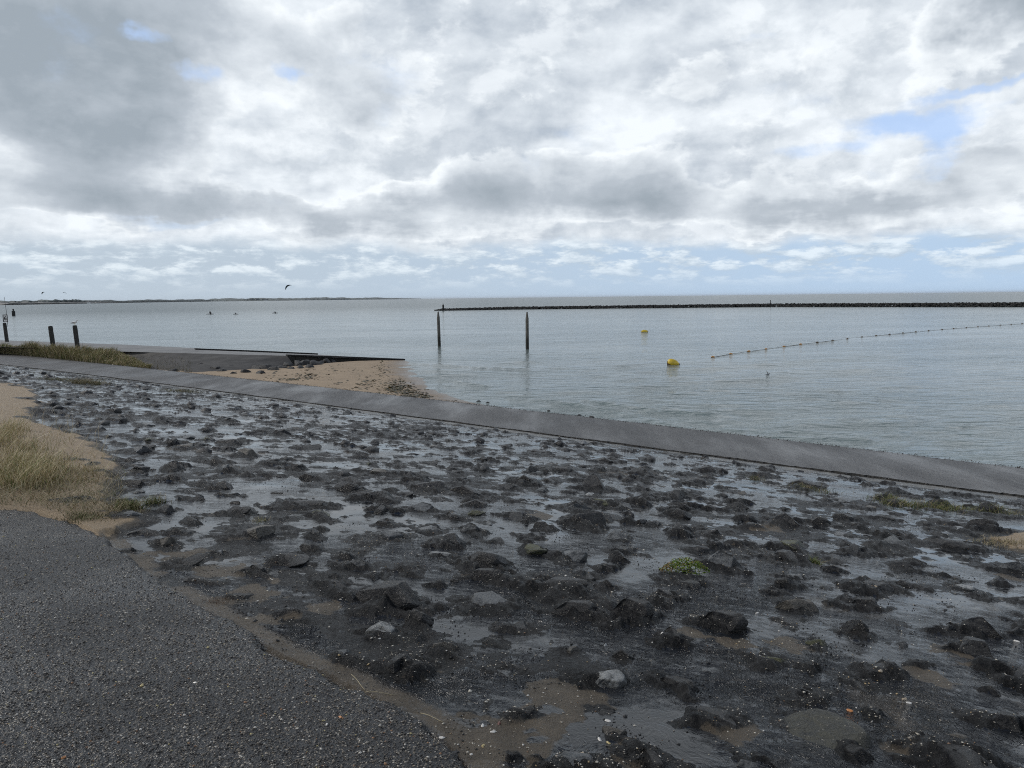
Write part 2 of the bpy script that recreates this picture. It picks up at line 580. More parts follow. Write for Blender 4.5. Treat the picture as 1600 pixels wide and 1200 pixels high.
def mat_asphalt():
    """exposed-aggregate asphalt, wet"""
    m_, N, b, pos = new_mat('exposed_aggregate_asphalt')
    w = N.vm('ADD', pos, N.vm('SCALE', N.vm('SUBTRACT', N.noise(pos, 30, 2, 0.5, out='Color'), (0.5, 0.5, 0.5)), scale=0.02))
    big = N.noise(pos, 0.9, 5, 0.6)

    def layer(sc):
        vd = N.n('ShaderNodeTexVoronoi'); N.put(vd.inputs['Vector'], w); vd.inputs['Scale'].default_value = sc
        s_ = N.n('ShaderNodeSeparateColor'); N.put(s_.inputs[0], vd.outputs['Color'])
        return vd.outputs['Distance'], s_.outputs
    d1, c1 = layer(72)
    d2, c2 = layer(150)
    ramp = N.n('ShaderNodeValToRGB'); N.put(ramp.inputs[0], c1[0])
    cr = ramp.color_ramp; cr.interpolation = 'CONSTANT'
    cr.elements[0].position = 0; cr.elements[0].color = (0.026, 0.024, 0.022, 1)
    cr.elements[1].position = 0.34; cr.elements[1].color = (0.054, 0.050, 0.046, 1)
    for p_, c_ in ((0.58, (0.115, 0.101, 0.084)), (0.76, (0.19, 0.163, 0.125)), (0.88, (0.30, 0.25, 0.18)), (0.94, (0.42, 0.375, 0.30)), (0.98, (0.62, 0.57, 0.48))):
        e = cr.elements.new(p_); e.color = (*c_, 1)
    dome = N.rng(d1, 0.0, 0.62, 1.0, 0.0)
    base = N.mix(N.rng(dome, 0.18, 0.5), (0.016, 0.016, 0.017), ramp.outputs[0])
    base = N.mix(N.m('MULTIPLY', N.m('GREATER_THAN', c2[1], 0.9), N.rng(d2, 0.35, 0.2)), base, (0.16, 0.15, 0.13))
    base = N.mix(N.rng(big, 0.42, 0.68, 0, 0.38), base, (0.034, 0.032, 0.030))
    N.put(b.inputs['Base Color'], base)
    N.put(b.inputs['Roughness'], N.mixf(N.rng(big, 0.4, 0.7), 0.42, 0.30))
    b.inputs['Specular IOR Level'].default_value = 0.35
    h = N.m('ADD', dome, N.m('MULTIPLY', N.rng(d2, 0, 0.6, 1, 0), 0.4))
    N.put(b.inputs['Normal'], N.bump(h, N.mixf(N.rng(big, 0.42, 0.68), 1.0, 0.6), 0.012))
    return m_


def mat_path():
    m_, N, b, pos = new_mat('wet_path_asphalt')
    n1 = N.noise(N.mapping(pos, rot=(0, 0, math.radians(-40)), sc=(1, 0.25, 1)), 0.8, 6, 0.6)
    n2 = N.noise(pos, 0.35, 4, 0.6)
    n3 = N.noise(pos, 60, 3, 0.7)
    base = N.mix(N.rng(n1, 0.3, 0.7), (0.075, 0.073, 0.070), (0.150, 0.145, 0.137))
    vd = N.n('ShaderNodeTexVoronoi'); N.put(vd.inputs['Vector'], pos); vd.inputs['Scale'].default_value = 42
    s_ = N.n('ShaderNodeSeparateColor'); N.put(s_.inputs[0], vd.outputs['Color'])
    base = N.mix(N.m('MULTIPLY', N.m('GREATER_THAN', s_.outputs[0], 0.86), N.rng(vd.outputs['Distance'], 0.4, 0.2)), base, (0.24, 0.22, 0.19))
    base = N.mix(N.m('MULTIPLY', N.m('LESS_THAN', s_.outputs[1], 0.3), N.rng(vd.outputs['Distance'], 0.5, 0.3)), base, (0.03, 0.03, 0.03))
    base = N.mix(N.rng(n3, 0.35, 0.7, 0, 0.5), base, (0.035, 0.035, 0.035))
    N.put(b.inputs['Base Color'], base)
    pud = N.rng(N.m('ADD', N.m('MULTIPLY', n1, 0.7), N.m('MULTIPLY', n2, 0.5)), 0.48, 0.78)
    N.put(b.inputs['Roughness'], N.mixf(pud, 0.55, 0.36))
    N.put(b.inputs['Normal'], N.bump(N.m('ADD', vd.outputs['Distance'], n3), N.mixf(pud, 1.0, 0.35), 0.016))
    return m_


def mat_sand(name, dry, wet, local=False):
    m_, N, b, pos = new_mat(name)
    c, _a = attr_col(N, 'mask')
    sp = N.n('ShaderNodeSeparateColor'); N.put(sp.inputs[0], c)
    w = sp.outputs[0]
    n1 = N.noise(pos, 1.2, 6, 0.65)
    n2 = N.noise(pos, 14, 5, 0.65)
    base = N.mix(N.rng(n1, 0.3, 0.7), dry, tuple(x * 0.8 for x in dry))
    base = N.mix(w, base, wet)
    base = N.mix(N.rng(n2, 0.52, 0.75, 0, 0.35), base, tuple(x * 0.5 for x in wet))
    vd = N.n('ShaderNodeTexVoronoi'); N.put(vd.inputs['Vector'], pos); vd.inputs['Scale'].default_value = 45
    s_ = N.n('ShaderNodeSeparateColor'); N.put(s_.inputs[0], vd.outputs['Color'])
    base = N.mix(N.m('MULTIPLY', N.m('GREATER_THAN', s_.outputs[0], 0.93), N.rng(vd.outputs['Distance'], 0.3, 0.2)), base, (0.3, 0.27, 0.22))
    N.put(b.inputs['Base Color'], base)
    N.put(b.inputs['Roughness'], N.mixf(w, 0.85, 0.35))
    N.put(b.inputs['Normal'], N.bump(N.m('ADD', n2, N.noise(pos, 70, 4, 0.7)), 0.6, 0.015))
    return m_


def mat_water():
    m_, N, b, pos = new_mat('sea_water')
    dist = N.vm('LENGTH', pos)
    x, y, z = N.sep(pos)
    n = N.noise(N.mapping(pos, sc=(0.3, 1, 1)), 0.02, 4, 0.6)
    far = N.rng(dist, 60, 420)
    base = N.mix(far, (0.130, 0.168, 0.160), (0.060, 0.086, 0.082))
    base = N.mix(N.rng(n, 0.35, 0.7, 0, 0.5), base, (0.085, 0.108, 0.105))
    # patches of foam where crests break outside the breakwater
    cap = N.rng(N.noise(N.mapping(pos, sc=(0.25, 1, 1)), 0.9, 4, 0.7), 0.70, 0.78)
    capm = N.m('MULTIPLY', cap, N.rng(dist, 60, 220, 0.0, 0.5))
    base = N.mix(capm, base, (0.55, 0.58, 0.58))
    N.put(b.inputs['Base Color'], base)
    b.inputs['IOR'].default_value = 1.333
    N.put(b.inputs['Roughness'], N.mixf(far, 0.10, 0.26))
    wv = N.mapping(pos, rot=(0, 0, math.radians(12)), sc=(0.42, 1.0, 1))
    wv = N.vm('ADD', wv, N.vm('SCALE', N.vm('SUBTRACT', N.noise(pos, 0.35, 3, 0.6, out='Color'), (0.5, 0.5, 0.5)), scale=0.9))
    calm = N.rng(N.noise(N.mapping(pos, sc=(0.35, 1, 1)), 0.09, 4, 0.6), 0.3, 0.65, 0.45, 1.0)
    h1 = N.noise(wv, 6.5, 4, 0.6, 0.5)
    h2 = N.noise(wv, 1.7, 4, 0.5, 0.3)
    h3 = N.noise(wv, 0.35, 4, 0.55)
    near = N.rng(dist, 14, 45, 1.0, 0.55)
    h = N.m('ADD', N.m('MULTIPLY', h1, N.m('MULTIPLY', near, 0.085)), N.m('MULTIPLY', h2, 0.24))
    h = N.m('ADD', N.m('MULTIPLY', h, calm), N.m('MULTIPLY', h3, N.rng(dist, 40, 250, 0.0, 0.75)))
    nd = N.n('ShaderNodeBump')
    N.put(nd.inputs['Height'], h); nd.inputs['Strength'].default_value = 1.0; nd.inputs['Distance'].default_value = 1.0
    N.put(b.inputs['Normal'], nd.outputs[0])
    return m_


def mat_attr(name, rough=0.7, spec=0.3, trans=False):
    m_, N, b, pos = new_mat(name)
    c, _a = attr_col(N, 'col')
    N.put(b.inputs['Base Color'], c)
    b.inputs['Roughness'].default_value = rough
    b.inputs['Specular IOR Level'].default_value = spec
    return m_


M_REV = mat_revetment()
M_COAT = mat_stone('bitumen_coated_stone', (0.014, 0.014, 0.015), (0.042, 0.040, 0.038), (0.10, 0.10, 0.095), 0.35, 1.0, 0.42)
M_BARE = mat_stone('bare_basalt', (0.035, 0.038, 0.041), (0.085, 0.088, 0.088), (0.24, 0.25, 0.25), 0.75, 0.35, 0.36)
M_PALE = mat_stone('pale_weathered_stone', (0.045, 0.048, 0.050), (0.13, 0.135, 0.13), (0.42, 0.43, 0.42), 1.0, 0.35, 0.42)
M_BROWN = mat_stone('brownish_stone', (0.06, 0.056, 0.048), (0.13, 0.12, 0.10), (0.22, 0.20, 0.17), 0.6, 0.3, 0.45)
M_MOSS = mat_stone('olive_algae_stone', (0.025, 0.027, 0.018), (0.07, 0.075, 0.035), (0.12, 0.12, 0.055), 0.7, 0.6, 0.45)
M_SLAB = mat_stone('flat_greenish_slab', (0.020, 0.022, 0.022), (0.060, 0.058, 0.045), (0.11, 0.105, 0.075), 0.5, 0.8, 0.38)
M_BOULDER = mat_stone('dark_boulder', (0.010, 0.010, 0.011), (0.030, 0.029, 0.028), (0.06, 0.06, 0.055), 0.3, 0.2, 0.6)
M_ASPH = mat_asphalt()
M_PATH = mat_path()
M_SAND = mat_sand('beach_sand', (0.36, 0.27, 0.175), (0.155, 0.115, 0.078))
M_WATER = mat_water()
M_GRASS = mat_attr('grass_blades', 0.65, 0.25)
M_SHELL = mat_attr('shell_and_pebble', 0.5, 0.4)
M_CONC = simple('weathered_concrete', (0.17, 0.165, 0.155), 0.55, 0.25, 0.7, 0.5, 12, local=False)
M_STRIP = simple('pale_wet_strip', (0.25, 0.235, 0.205), 0.30, 0.45, 1.3, 0.5, 25, local=False)
M_BANK = simple('dark_bank_asphalt', (0.040, 0.037, 0.033), 0.75, 0.4, 1.5, 0.8, 30, local=False)
M_WOODW = simple('tarred_wall_timber', (0.010, 0.010, 0.009), 0.75, 0.4, 6, 0.6, 30)
M_POST = simple('dark_weathered_wood', (0.020, 0.020, 0.017), 0.7, 0.5, 5, 0.8, 18)
M_WHITE = simple('white_sign_paint', (0.72, 0.72, 0.70), 0.4, 0.05, 3)
M_BLACK = simple('black_paint', (0.015, 0.015, 0.015), 0.5, 0.1, 3)
M_YELLOW = simple('yellow_buoy_plastic', (0.62, 0.44, 0.035), 0.4, 0.15, 4, 0.2, 10)
M_RUST = simple('rusty_slime', (0.07, 0.035, 0.012), 0.7, 0.4, 8, 0.4, 20)
M_ORANGE = simple('orange_float_plastic', (0.50, 0.24, 0.05), 0.5, 0.25, 10)
M_EDGE_SHADE = simple('path_edge_shade', (0.03, 0.029, 0.027), 0.8, 0.3, 10, 0.6, 30, local=False)  # near-black slab sides: shadow line along the path put into the colour
M_DULL = simple('dull_float_plastic', (0.13, 0.085, 0.045), 0.6, 0.3, 10)
M_ROPE = simple('dark_rope', (0.05, 0.05, 0.045), 0.8, 0.2, 10)

# ------------------------------------------------------------------ polar grid shared by the land sheets


def theta_array(fine_deg, step, out_deg, ostep):
    a = np.arange(-fine_deg, fine_deg + 1e-6, step)
    l = np.arange(-out_deg, -fine_deg - 1e-6, ostep)
    r = -l[::-1]
    return np.radians(np.r_[l, a, r])


def polar(th, rr):
    R_, T_ = np.meshgrid(rr, th, indexing='ij')
    P = np.c_[(R_ * np.sin(T_)).ravel(), (R_ * np.cos(T_)).ravel()]
    nr, nt = len(rr), len(th)
    i = np.arange(nr - 1)[:, None] * nt + np.arange(nt - 1)[None, :]
    Q = np.stack([i, i + 1, i + nt + 1, i + nt], -1).reshape(-1, 4)[:, ::-1]
    return P, Q


def submesh(P3, Q, keepv, attrs):
    fk = keepv[Q].all(axis=1)
    Q = Q[fk]
    used = np.unique(Q)
    remap = np.zeros(len(P3), np.int64); remap[used] = np.arange(len(used))
    return P3[used], remap[Q], {k: v[used] for k, v in attrs.items()}


TH = theta_array(37, 0.075, 84, 0.9)
RR = np.exp(np.linspace(math.log(1.15), math.log(75), 900))
GP, GQ = polar(TH, RR)
NT_, NR_ = len(TH), len(RR)
Gd = line_dist(GP, LAND)                       # metres landward of the lower path
Gz0 = 0.312 + np.maximum(Gd, -1) * GRADE + 0.10 * np.clip((Gd - 0.7) / 1.5, 0, 1)

asph_px = [(-400, 790), (0, 798), (60, 800), (110, 815), (170, 845), (215, 885), (260, 915), (320, 950), (375, 980), (430, 1012),
           (480, 1035), (530, 1055), (590, 1085), (650, 1120), (700, 1160), (740, 1200), (790, 1260)]
ASPH = [onslope(*p)[:2] for p in asph_px]
ASPH = ASPH + [(0.3, -1.0), (-14, -6)]
sand_px = [(-500, 585), (0, 598), (50, 603), (75, 632), (60, 655), (100, 668), (150, 690), (190, 712), (205, 735), (190, 760), (215, 790), (250, 800), (235, 822), (185, 835),
           (140, 860), (-400, 860)]
SANDP = [onslope(*p)[:2] for p in sand_px]
sandr_px = [(1525, 838), (1600, 825), (1800, 830), (1800, 880), (1600, 868), (1545, 862)]
SANDR = [onslope(*p)[:2] for p in sandr_px]

A_sdf = poly_sdf(GP, ASPH)
S_sdf = np.maximum(poly_sdf(GP, SANDP), poly_sdf(GP, SANDR))
edge_n = fbm(GP, 0.6, 5, 0.6, 3)

# ------------------------------------------------------------------ where the stones lie
# (px, py of the foot centre in the photograph, width in px, height in px, kind)
ST = [(492, 838, 30, 17, 'b'), (395, 836, 88, 22, 'n'), (597, 838, 68, 12, 'b'), (670, 828, 66, 24, 'b'), (735, 830, 45, 18, 'b'), (708, 850, 55, 20, 'c'),
      (683, 866, 46, 20, 'p'), (560, 884, 50, 20, 'b'), (755, 882, 76, 26, 'c'), (770, 903, 70, 18, 'c'), (610, 938, 110, 34, 'c'), (600, 988, 66, 34, 'p'), (650, 972, 56, 24, 'c'),
      (708, 905, 26, 8, 'c'), (468, 790, 80, 18, 'c'), (580, 780, 72, 20, 'c'), (662, 764, 66, 18, 'c'), (735, 772, 70, 12, 'c'), (742, 790, 42, 14, 'c'), (660, 797, 55, 12, 'b'), (425, 773, 38, 8, 'c'),
      (822, 754, 32, 13, 'c'), (845, 767, 30, 15, 'b'), (930, 764, 56, 30, 'c'), (940, 788, 40, 18, 'm'), (913, 820, 66, 40, 'c'), (975, 794, 35, 14, 'b'), (1003, 788, 38, 16, 'c'),
      (1000, 818, 36, 24, 'c'), (1020, 820, 26, 16, 'b'), (1073, 790, 34, 12, 'c'), (1110, 795, 36, 12, 'c'), (1172, 814, 34, 28, 'c'), (1155, 785, 34, 14, 'c'), (1060, 806, 40, 14, 'c'),
      (965, 842, 56, 24, 'b'), (890, 872, 60, 26, 'b'), (974, 862, 48, 14, 'c'), (832, 862, 50, 18, 'm'), (1127, 885, 70, 24, 'b'), (1075, 912, 82, 22, 'c'), (1075, 755, 40, 12, 'c'), (1090, 753, 50, 12, 'c'),
      (950, 888, 50, 16, 'c'), (842, 903, 30, 12, 'c'), (870, 924, 100, 24, 'c'), (888, 926, 50, 12, 'c'), (950, 918, 30, 14, 'c'), (985, 965, 74, 34, 'c'), (893, 958, 76, 18, 'c'), (1125, 982, 84, 30, 'c'),
      (1160, 914, 26, 10, 'c'), (1230, 820, 58, 24, 'c'), (1395, 836, 50, 17, 'c'), (1330, 863, 56, 20, 'c'), (1475, 852, 80, 10, 'c'), (1520, 858, 46, 12, 'c'), (1460, 874, 22, 10, 'b'), (1415, 890, 50, 12, 'c'),
      (1515, 792, 22, 8, 'c'), (1545, 798, 32, 12, 'c'), (1585, 893, 72, 25, 'b'), (1560, 912, 45, 22, 'b'), (1238, 904, 44, 22, 'b'), (1368, 923, 84, 34, 'c'), (1248, 952, 76, 28, 'n'), (1342, 948, 58, 18, 'c'),
      (1480, 988, 56, 30, 'b'), (1535, 992, 80, 32, 'c'), (1590, 992, 34, 24, 'c'), (1305, 893, 40, 15, 'c'), (942, 1062, 76, 34, 'p'), (975, 1030, 38, 18, 'c'), (1050, 1070, 86, 32, 'c'), (1107, 1050, 56, 26, 'b'),
      (893, 1196, 100, 50, 'b'), (957, 1145, 50, 20, 'n'), (800, 1184, 36, 20, 'c'), (1165, 1198, 70, 26, 'b'), (1335, 1185, 60, 34, 'c'), (1370, 1120, 38, 24, 'b'),
      (1260, 1086, 60, 32, 'c'), (1375, 1053, 70, 32, 'c'), (1335, 992, 46, 34, 'c'), (1275, 1008, 40, 14, 'm'), (1550, 1084, 46, 18, 'c'), (1570, 1132, 76, 36, 'c'), (1502, 1152, 46, 14, 'n'), (1212, 1196, 50, 24, 'c'),
      (537, 1026, 34, 20, 'b'), (692, 1013, 50, 22, 'n'), (450, 957, 28, 18, 'b'), (262, 850, 40, 30, 'n'), (207, 858, 32, 18, 'b'), (342, 864, 26, 16, 'b'), (312, 779, 24, 14, 'b'), (280, 780, 36, 14, 'b'),
      (363, 787, 24, 12, 'c'), (370, 800, 48, 12, 'c'), (300, 816, 40, 16, 'c'), (310, 757, 50, 14, 'c'), (213, 728, 32, 18, 'b'), (143, 729, 20, 7, 'b'), (350, 764, 45, 14, 'c'), (300, 905, 60, 13, 'c'),
      (262, 799, 40, 12, 'c'), (143, 671, 42, 14, 'b'), (222, 699, 40, 10, 'c'), (357, 694, 45, 10, 'c'), (172, 683, 24, 6, 'c'), (140, 690, 22, 6, 'c'), (225, 665, 40, 9, 'b'), (1190, 745, 50, 10, 'c'),
      (1290, 750, 30, 8, 'c'), (1260, 760, 60, 10, 'c'), (1000, 740, 40, 10, 'c'), (940, 722, 34, 9, 'c'), (870, 735, 50, 10, 'c'), (840, 708, 44, 8, 'c'), (600, 690, 40, 9, 'b'), (480, 700, 44, 9, 'c')]
BIG_FLAT = (1285, 1150, 150, 80)

stones = []      # x, y, radius, height, kind, aspect, angle
for px, py, w, h, k in ST:
    x, y, z = onslope(px, py)
    D = math.hypot(x, y, ) if False else float(np.dot(np.array([x, y, z - EYE]), _f))
    stones.append([x, y, 0.5 * w * D / F, h * D / F * 1.0, k, random.uniform(0.6, 0.95), 0.0])
n_hand = len(stones)
pts = np.array([s[:2] for s in stones]); rads = np.array([s[2] for s in stones])
SANDALL = [SANDP, SANDR]
cand = 0
tries = 60000
CT = RNG.uniform(-46, 46, tries); CR = np.sqrt(RNG.uniform(2.0 ** 2, 52 ** 2, tries))
CX = CR * np.sin(np.radians(CT)); CY = CR * np.cos(np.radians(CT))
CP = np.c_[CX, CY]
cd = line_dist(CP, LAND)
ok = (cd > 1.1) & (poly_sdf(CP, ASPH) < -0.28)
sdc = np.maximum(poly_sdf(CP, SANDP), poly_sdf(CP, SANDR))
ok &= (sdc < 0) | ((sdc < 0.6) & (RNG.rand(tries) < 0.05))
CP = CP[ok]
cr_ = np.clip(RNG.lognormal(math.log(0.125), 0.38, len(CP)), 0.05, 0.27)
bins = {}
def _key(x, y): return (int(math.floor(x / 0.8)), int(math.floor(y / 0.8)))
for x, y, r_ in [(s[0], s[1], s[2]) for s in stones]:
    bins.setdefault(_key(x, y), []).append((x, y, r_))
bf = onslope(BIG_FLAT[0], BIG_FLAT[1])
bins.setdefault(_key(bf[0], bf[1]), []).append((bf[0], bf[1], 0.24))
for (x, y), r_ in zip(CP, cr_):
    kx, ky = _key(x, y)
    good = True
    for a in (-1, 0, 1):
        for b_ in (-1, 0, 1):
            for (u, v, w) in bins.get((kx + a, ky + b_), ()):
                if (u - x) ** 2 + (v - y) ** 2 < ((w + r_) * 1.12 + 0.05) ** 2:
                    good = False; break
            if not good: break
        if not good: break
    if good:
        bins.setdefault((kx, ky), []).append((x, y, r_))
        dcam = math.hypot(x, y)
        kind = random.choices('cbnpm', (0.70, 0.20, 0.05, 0.02, 0.03))[0]
        stones.append([x, y, r_, r_ * random.uniform(0.35, 0.85), kind, random.uniform(0.55, 1.0), random.uniform(0, math.pi)])
print('stones', len(stones))

# ------------------------------------------------------------------ revetment relief
mound = np.zeros(len(GP))
nearst = np.zeros(len(GP))
MG = mound.reshape(NR_, NT_); NG = nearst.reshape(NR_, NT_)
WX = fbm(GP, .22, 4, .6, 111).reshape(NR_, NT_) * 1.6; WY = fbm(GP, .22, 4, .6, 131).reshape(NR_, NT_) * 1.6
PX = GP[:, 0].reshape(NR_, NT_); PY = GP[:, 1].reshape(NR_, NT_)
for s in stones + [[bf[0], bf[1], 0.22, 0.02, 'n', 0.8, 0]]:
    x, y, r_, h_ = s[:4]
    R0, T0 = math.hypot(x, y), math.atan2(x, y)
    ext = r_ * 2.2
    i0, i1 = np.searchsorted(RR, [R0 - ext, R0 + ext]); dt = ext / R0
    j0, j1 = np.searchsorted(TH, [T0 - dt, T0 + dt])
    if i1 <= i0 or j1 <= j0: continue
    wa = min(0.55 * r_, 0.09)
    dx, dy = PX[i0:i1, j0:j1] - x + wa * WX[i0:i1, j0:j1], PY[i0:i1, j0:j1] - y + wa * WY[i0:i1, j0:j1]
    ph = random.uniform(0, 6.28)
    an = np.arctan2(dy, dx)
    rr_ = np.hypot(dx, dy) / (r_ * (1.55 + 0.28 * np.sin(2 * an + ph) + 0.14 * np.sin(5 * an + 2 * ph)))
    g = np.clip(1 - rr_ ** 2, 0, 1) ** 1.3
    MG[i0:i1, j0:j1] = np.maximum(MG[i0:i1, j0:j1], g * min(h_, 0.12) * (0.62 if s[4] in 'cm' else 0.42))
    NG[i0:i1, j0:j1] = np.maximum(NG[i0:i1, j0:j1], g)

near = np.hypot(GP[:, 0], GP[:, 1])
nz_a = fbm(GP, 0.55, 4, 0.55, 21)
nz_b = fbm(GP, 0.16, 4, 0.6, 31)
ridge = 1 - np.abs(fbm(GP, 0.32, 4, 0.55, 41)) * 1.6
nz_c = fbm(GP, 0.05, 4, 0.6, 35)
h_rock = mound * (1 + 0.35 * nz_b) + 0.020 * nz_a + 0.010 * nz_b + 0.0050 * nz_c * (0.4 + 1.2 * nearst) + 0.010 * ridge - 0.021
lowf = fbm(GP, 2.1, 3, 0.5, 51)
h_film = 0.014 * lowf + 0.006 * fbm(GP, 0.7, 3, 0.5, 61) - 0.0015 - 0.002 * np.clip((near - 9) / 8, 0, 1)
strip = np.clip(1 - (Gd - 0.75 + 0.35 * edge_n) / 0.4, 0, 1)         # pale strip beside the path has no stones
sandz = np.clip((S_sdf + 0.16 * edge_n) / 0.22, 0, 1)
gut = np.clip(1.5 - np.abs(A_sdf + 0.07 + 0.05 * edge_n) / 0.085, 0, 1)   # sandy gutter along the asphalt edge
blob_s = np.zeros(len(GP))
for px, py, r_ in [(770, 1160, .26), (900, 1090, .22), (860, 1130, .22), (1000, 1185, .14), (1160, 1150, .15), (1400, 1170, .10), (1480, 1020, .20), (1150, 1010, .16), (835, 806, .3), (505, 945, .18),
                   (385, 925, .3), (350, 890, .34), (420, 965, .2), (1590, 905, .2), (1240, 1010, .16), (1450, 1060, .14), (1180, 820, .3), (385, 843, .3), (275, 870, .35), (450, 1030, .15), (1080, 990, .15)]:
    x, y, z = onslope(px, py)
    blob_s = np.maximum(blob_s, np.clip(1.25 - np.hypot(GP[:, 0] - x, GP[:, 1] - y) / r_ + 0.55 * edge_n, 0, 1))
sandn = np.clip((fbm(GP, 1.3, 5, 0.6, 71) - 0.50) * 3.0, 0, 1) * 0.7
bs0 = np.clip((blob_s - 0.35 + 0.5 * nz_b) * 4, 0, 1)
sand_m = np.clip(np.maximum(np.maximum(sandz, gut), np.maximum(bs0, sandn)), 0, 1)
h_sand = 0.012 * fbm(GP, 0.5, 4, 0.5, 81) + 0.006
h_rock = h_rock * (1 - sandz) + (h_sand + 0.03 * sandz + mound) * sandz
h_rock = h_rock - 0.014 * gut * (1 - sandz) - 0.008 * blob_s * (1 - sandz)
h_rock = h_rock * (1 - strip) + (0.005 * nz_a + 0.003 * nz_b) * strip
h_film = h_film - 0.06 * sandz
h_film = h_film * (1 - strip) + (0.002 * lowf + 0.001) * strip
h = np.maximum(h_rock, h_film)
bs = np.clip((blob_s - 0.35 + 0.5 * nz_b) * 4, 0, 1)
film = np.clip((h_film - h_rock) / 0.003, 0, 1) * (1 - 0.75 * bs * (near < 9)) * (1 - 0.6 * gut)
sand_m = np.maximum(sand_m, strip * 0.3)
flat_spray = np.clip(0.25 + 0.9 * nearst + 0.5 * nz_a, 0, 1)
grit = np.clip(flat_spray * (0.55 + 0.6 * fbm(GP, 0.9, 3, 0.5, 91)) + 0.35 * blob_s, 0, 1)
sand_in = sand_m * np.clip(1 - nearst * 1.3, 0.15, 1)
Gz = Gz0 + h - 0.10 * np.clip((A_sdf - 0.0) / 0.12, 0, 1)
sand_in = np.where(sandz > 0.5, sand_in, sand_in * 0.72)
mask = np.c_[film, sand_in, grit, strip * np.clip(0.75 + 0.5 * nz_a, 0, 1)]
keep = (Gd > -0.15) & (A_sdf < 0.25)
V, Q, at = submesh(np.c_[GP, Gz], GQ, keep, {'mask': mask})
slope = mesh('stone_slope', V, Q, M_REV, attrs=at, kind='structure')
print('slope faces', len(Q))


def ground_h(x, y):
    """height of the built slope at a world point (nearest grid vertex)"""
    r_, t_ = math.hypot(x, y), math.atan2(x, y)
    i = min(max(int(np.searchsorted(RR, r_)), 0), NR_ - 1)
    j = min(max(int(np.searchsorted(TH, t_)), 0), NT_ - 1)
    return float(Gz[i * NT_ + j])


# upper asphalt path
asd = A_sdf + 0.060 * edge_n + 0.022 * nz_b + 0.020 * nz_c
az_ = Gz0 + 0.022 - 0.085 * np.clip(1 - (asd + 0.02) / 0.07, 0, 1) ** 1.5 + 0.0022 * fbm(GP, 0.03, 3, 0.6, 15) + 0.006 * fbm(GP, 0.8, 3, 0.5, 16)
ii = np.arange(0, NR_, 2)[:, None] * NT_ + np.r_[np.arange(0, NT_, 2)][None, :]
n2r, n2t = ii.shape
i_ = np.arange(n2r - 1)[:, None] * n2t + np.arange(n2t - 1)[None, :]
Q2 = np.stack([i_, i_ + 1, i_ + n2t + 1, i_ + n2t], -1).reshape(-1, 4)[:, ::-1]
ii = ii.ravel()
V, Q, at = submesh(np.c_[GP, az_][ii], Q2, (A_sdf > -0.10)[ii], {'mask': mask[ii]})
asph = mesh('asphalt_path', V, Q, M_ASPH, kind='structure')
GA = az_


# ------------------------------------------------------------------ stones
def ico(sub):
    import bmesh
    bm = bmesh.new()
    bmesh.ops.create_icosphere(bm, subdivisions=sub, radius=1.0)
    V = np.array([v.co[:] for v in bm.verts]); Fc = np.array([[v.index for v in f.verts] for f in bm.faces])
    bm.free()
    return V, Fc


ICO = {k: ico(k) for k in (1, 2, 3, 4)}


def rock_shape(sub, seed, cuts=11, rough=0.05, flat=0.0):
    rs = np.random.RandomState(seed)
    V, Fc = ICO[sub]
    V = V.copy()
    for _ in range(cuts):
        n = rs.normal(size=3); n[2] = abs(n[2]) * 1.0 + 0.05; n /= np.linalg.norm(n)
        d = rs.uniform(0.38, 0.82)
        e = V @ n - d
        V -= np.outer(np.maximum(e, 0) * 0.97, n)
    if flat:
        e = V[:, 2] - flat
        V[:, 2] -= np.maximum(e, 0) * 0.9
    nn = ICO[sub][0]
    P1 = np.c_[nn[:, 0] * 1.0 + nn[:, 2] * 0.7, nn[:, 1] - nn[:, 2] * 0.5] + seed * 3.1
    V = V * (1 + rough * fbm(P1, 0.5, 4, 0.6, seed % 50))[:, None]
    m_ = np.abs(V[:, :2]).max()
    return V / m_, Fc


rock_mesh = {}
MATK = {'c': M_COAT, 'b': M_BARE, 'n': M_BROWN, 'p': M_PALE, 'm': M_MOSS}
for k in MATK:
    for v in range(7 if k == 'c' else 4):
        Vr, Fr = rock_shape(4, 100 + v * 7 + ord(k), cuts=random.randint(9, 15), rough=0.05 if k == 'c' else 0.04)
        o = mesh('stone', Vr, Fr, MATK[k], link=False)
        # keep crisp breaks between facets
        rock_mesh.setdefault(k, []).append(o.data)
        bpy.data.objects.remove(o)

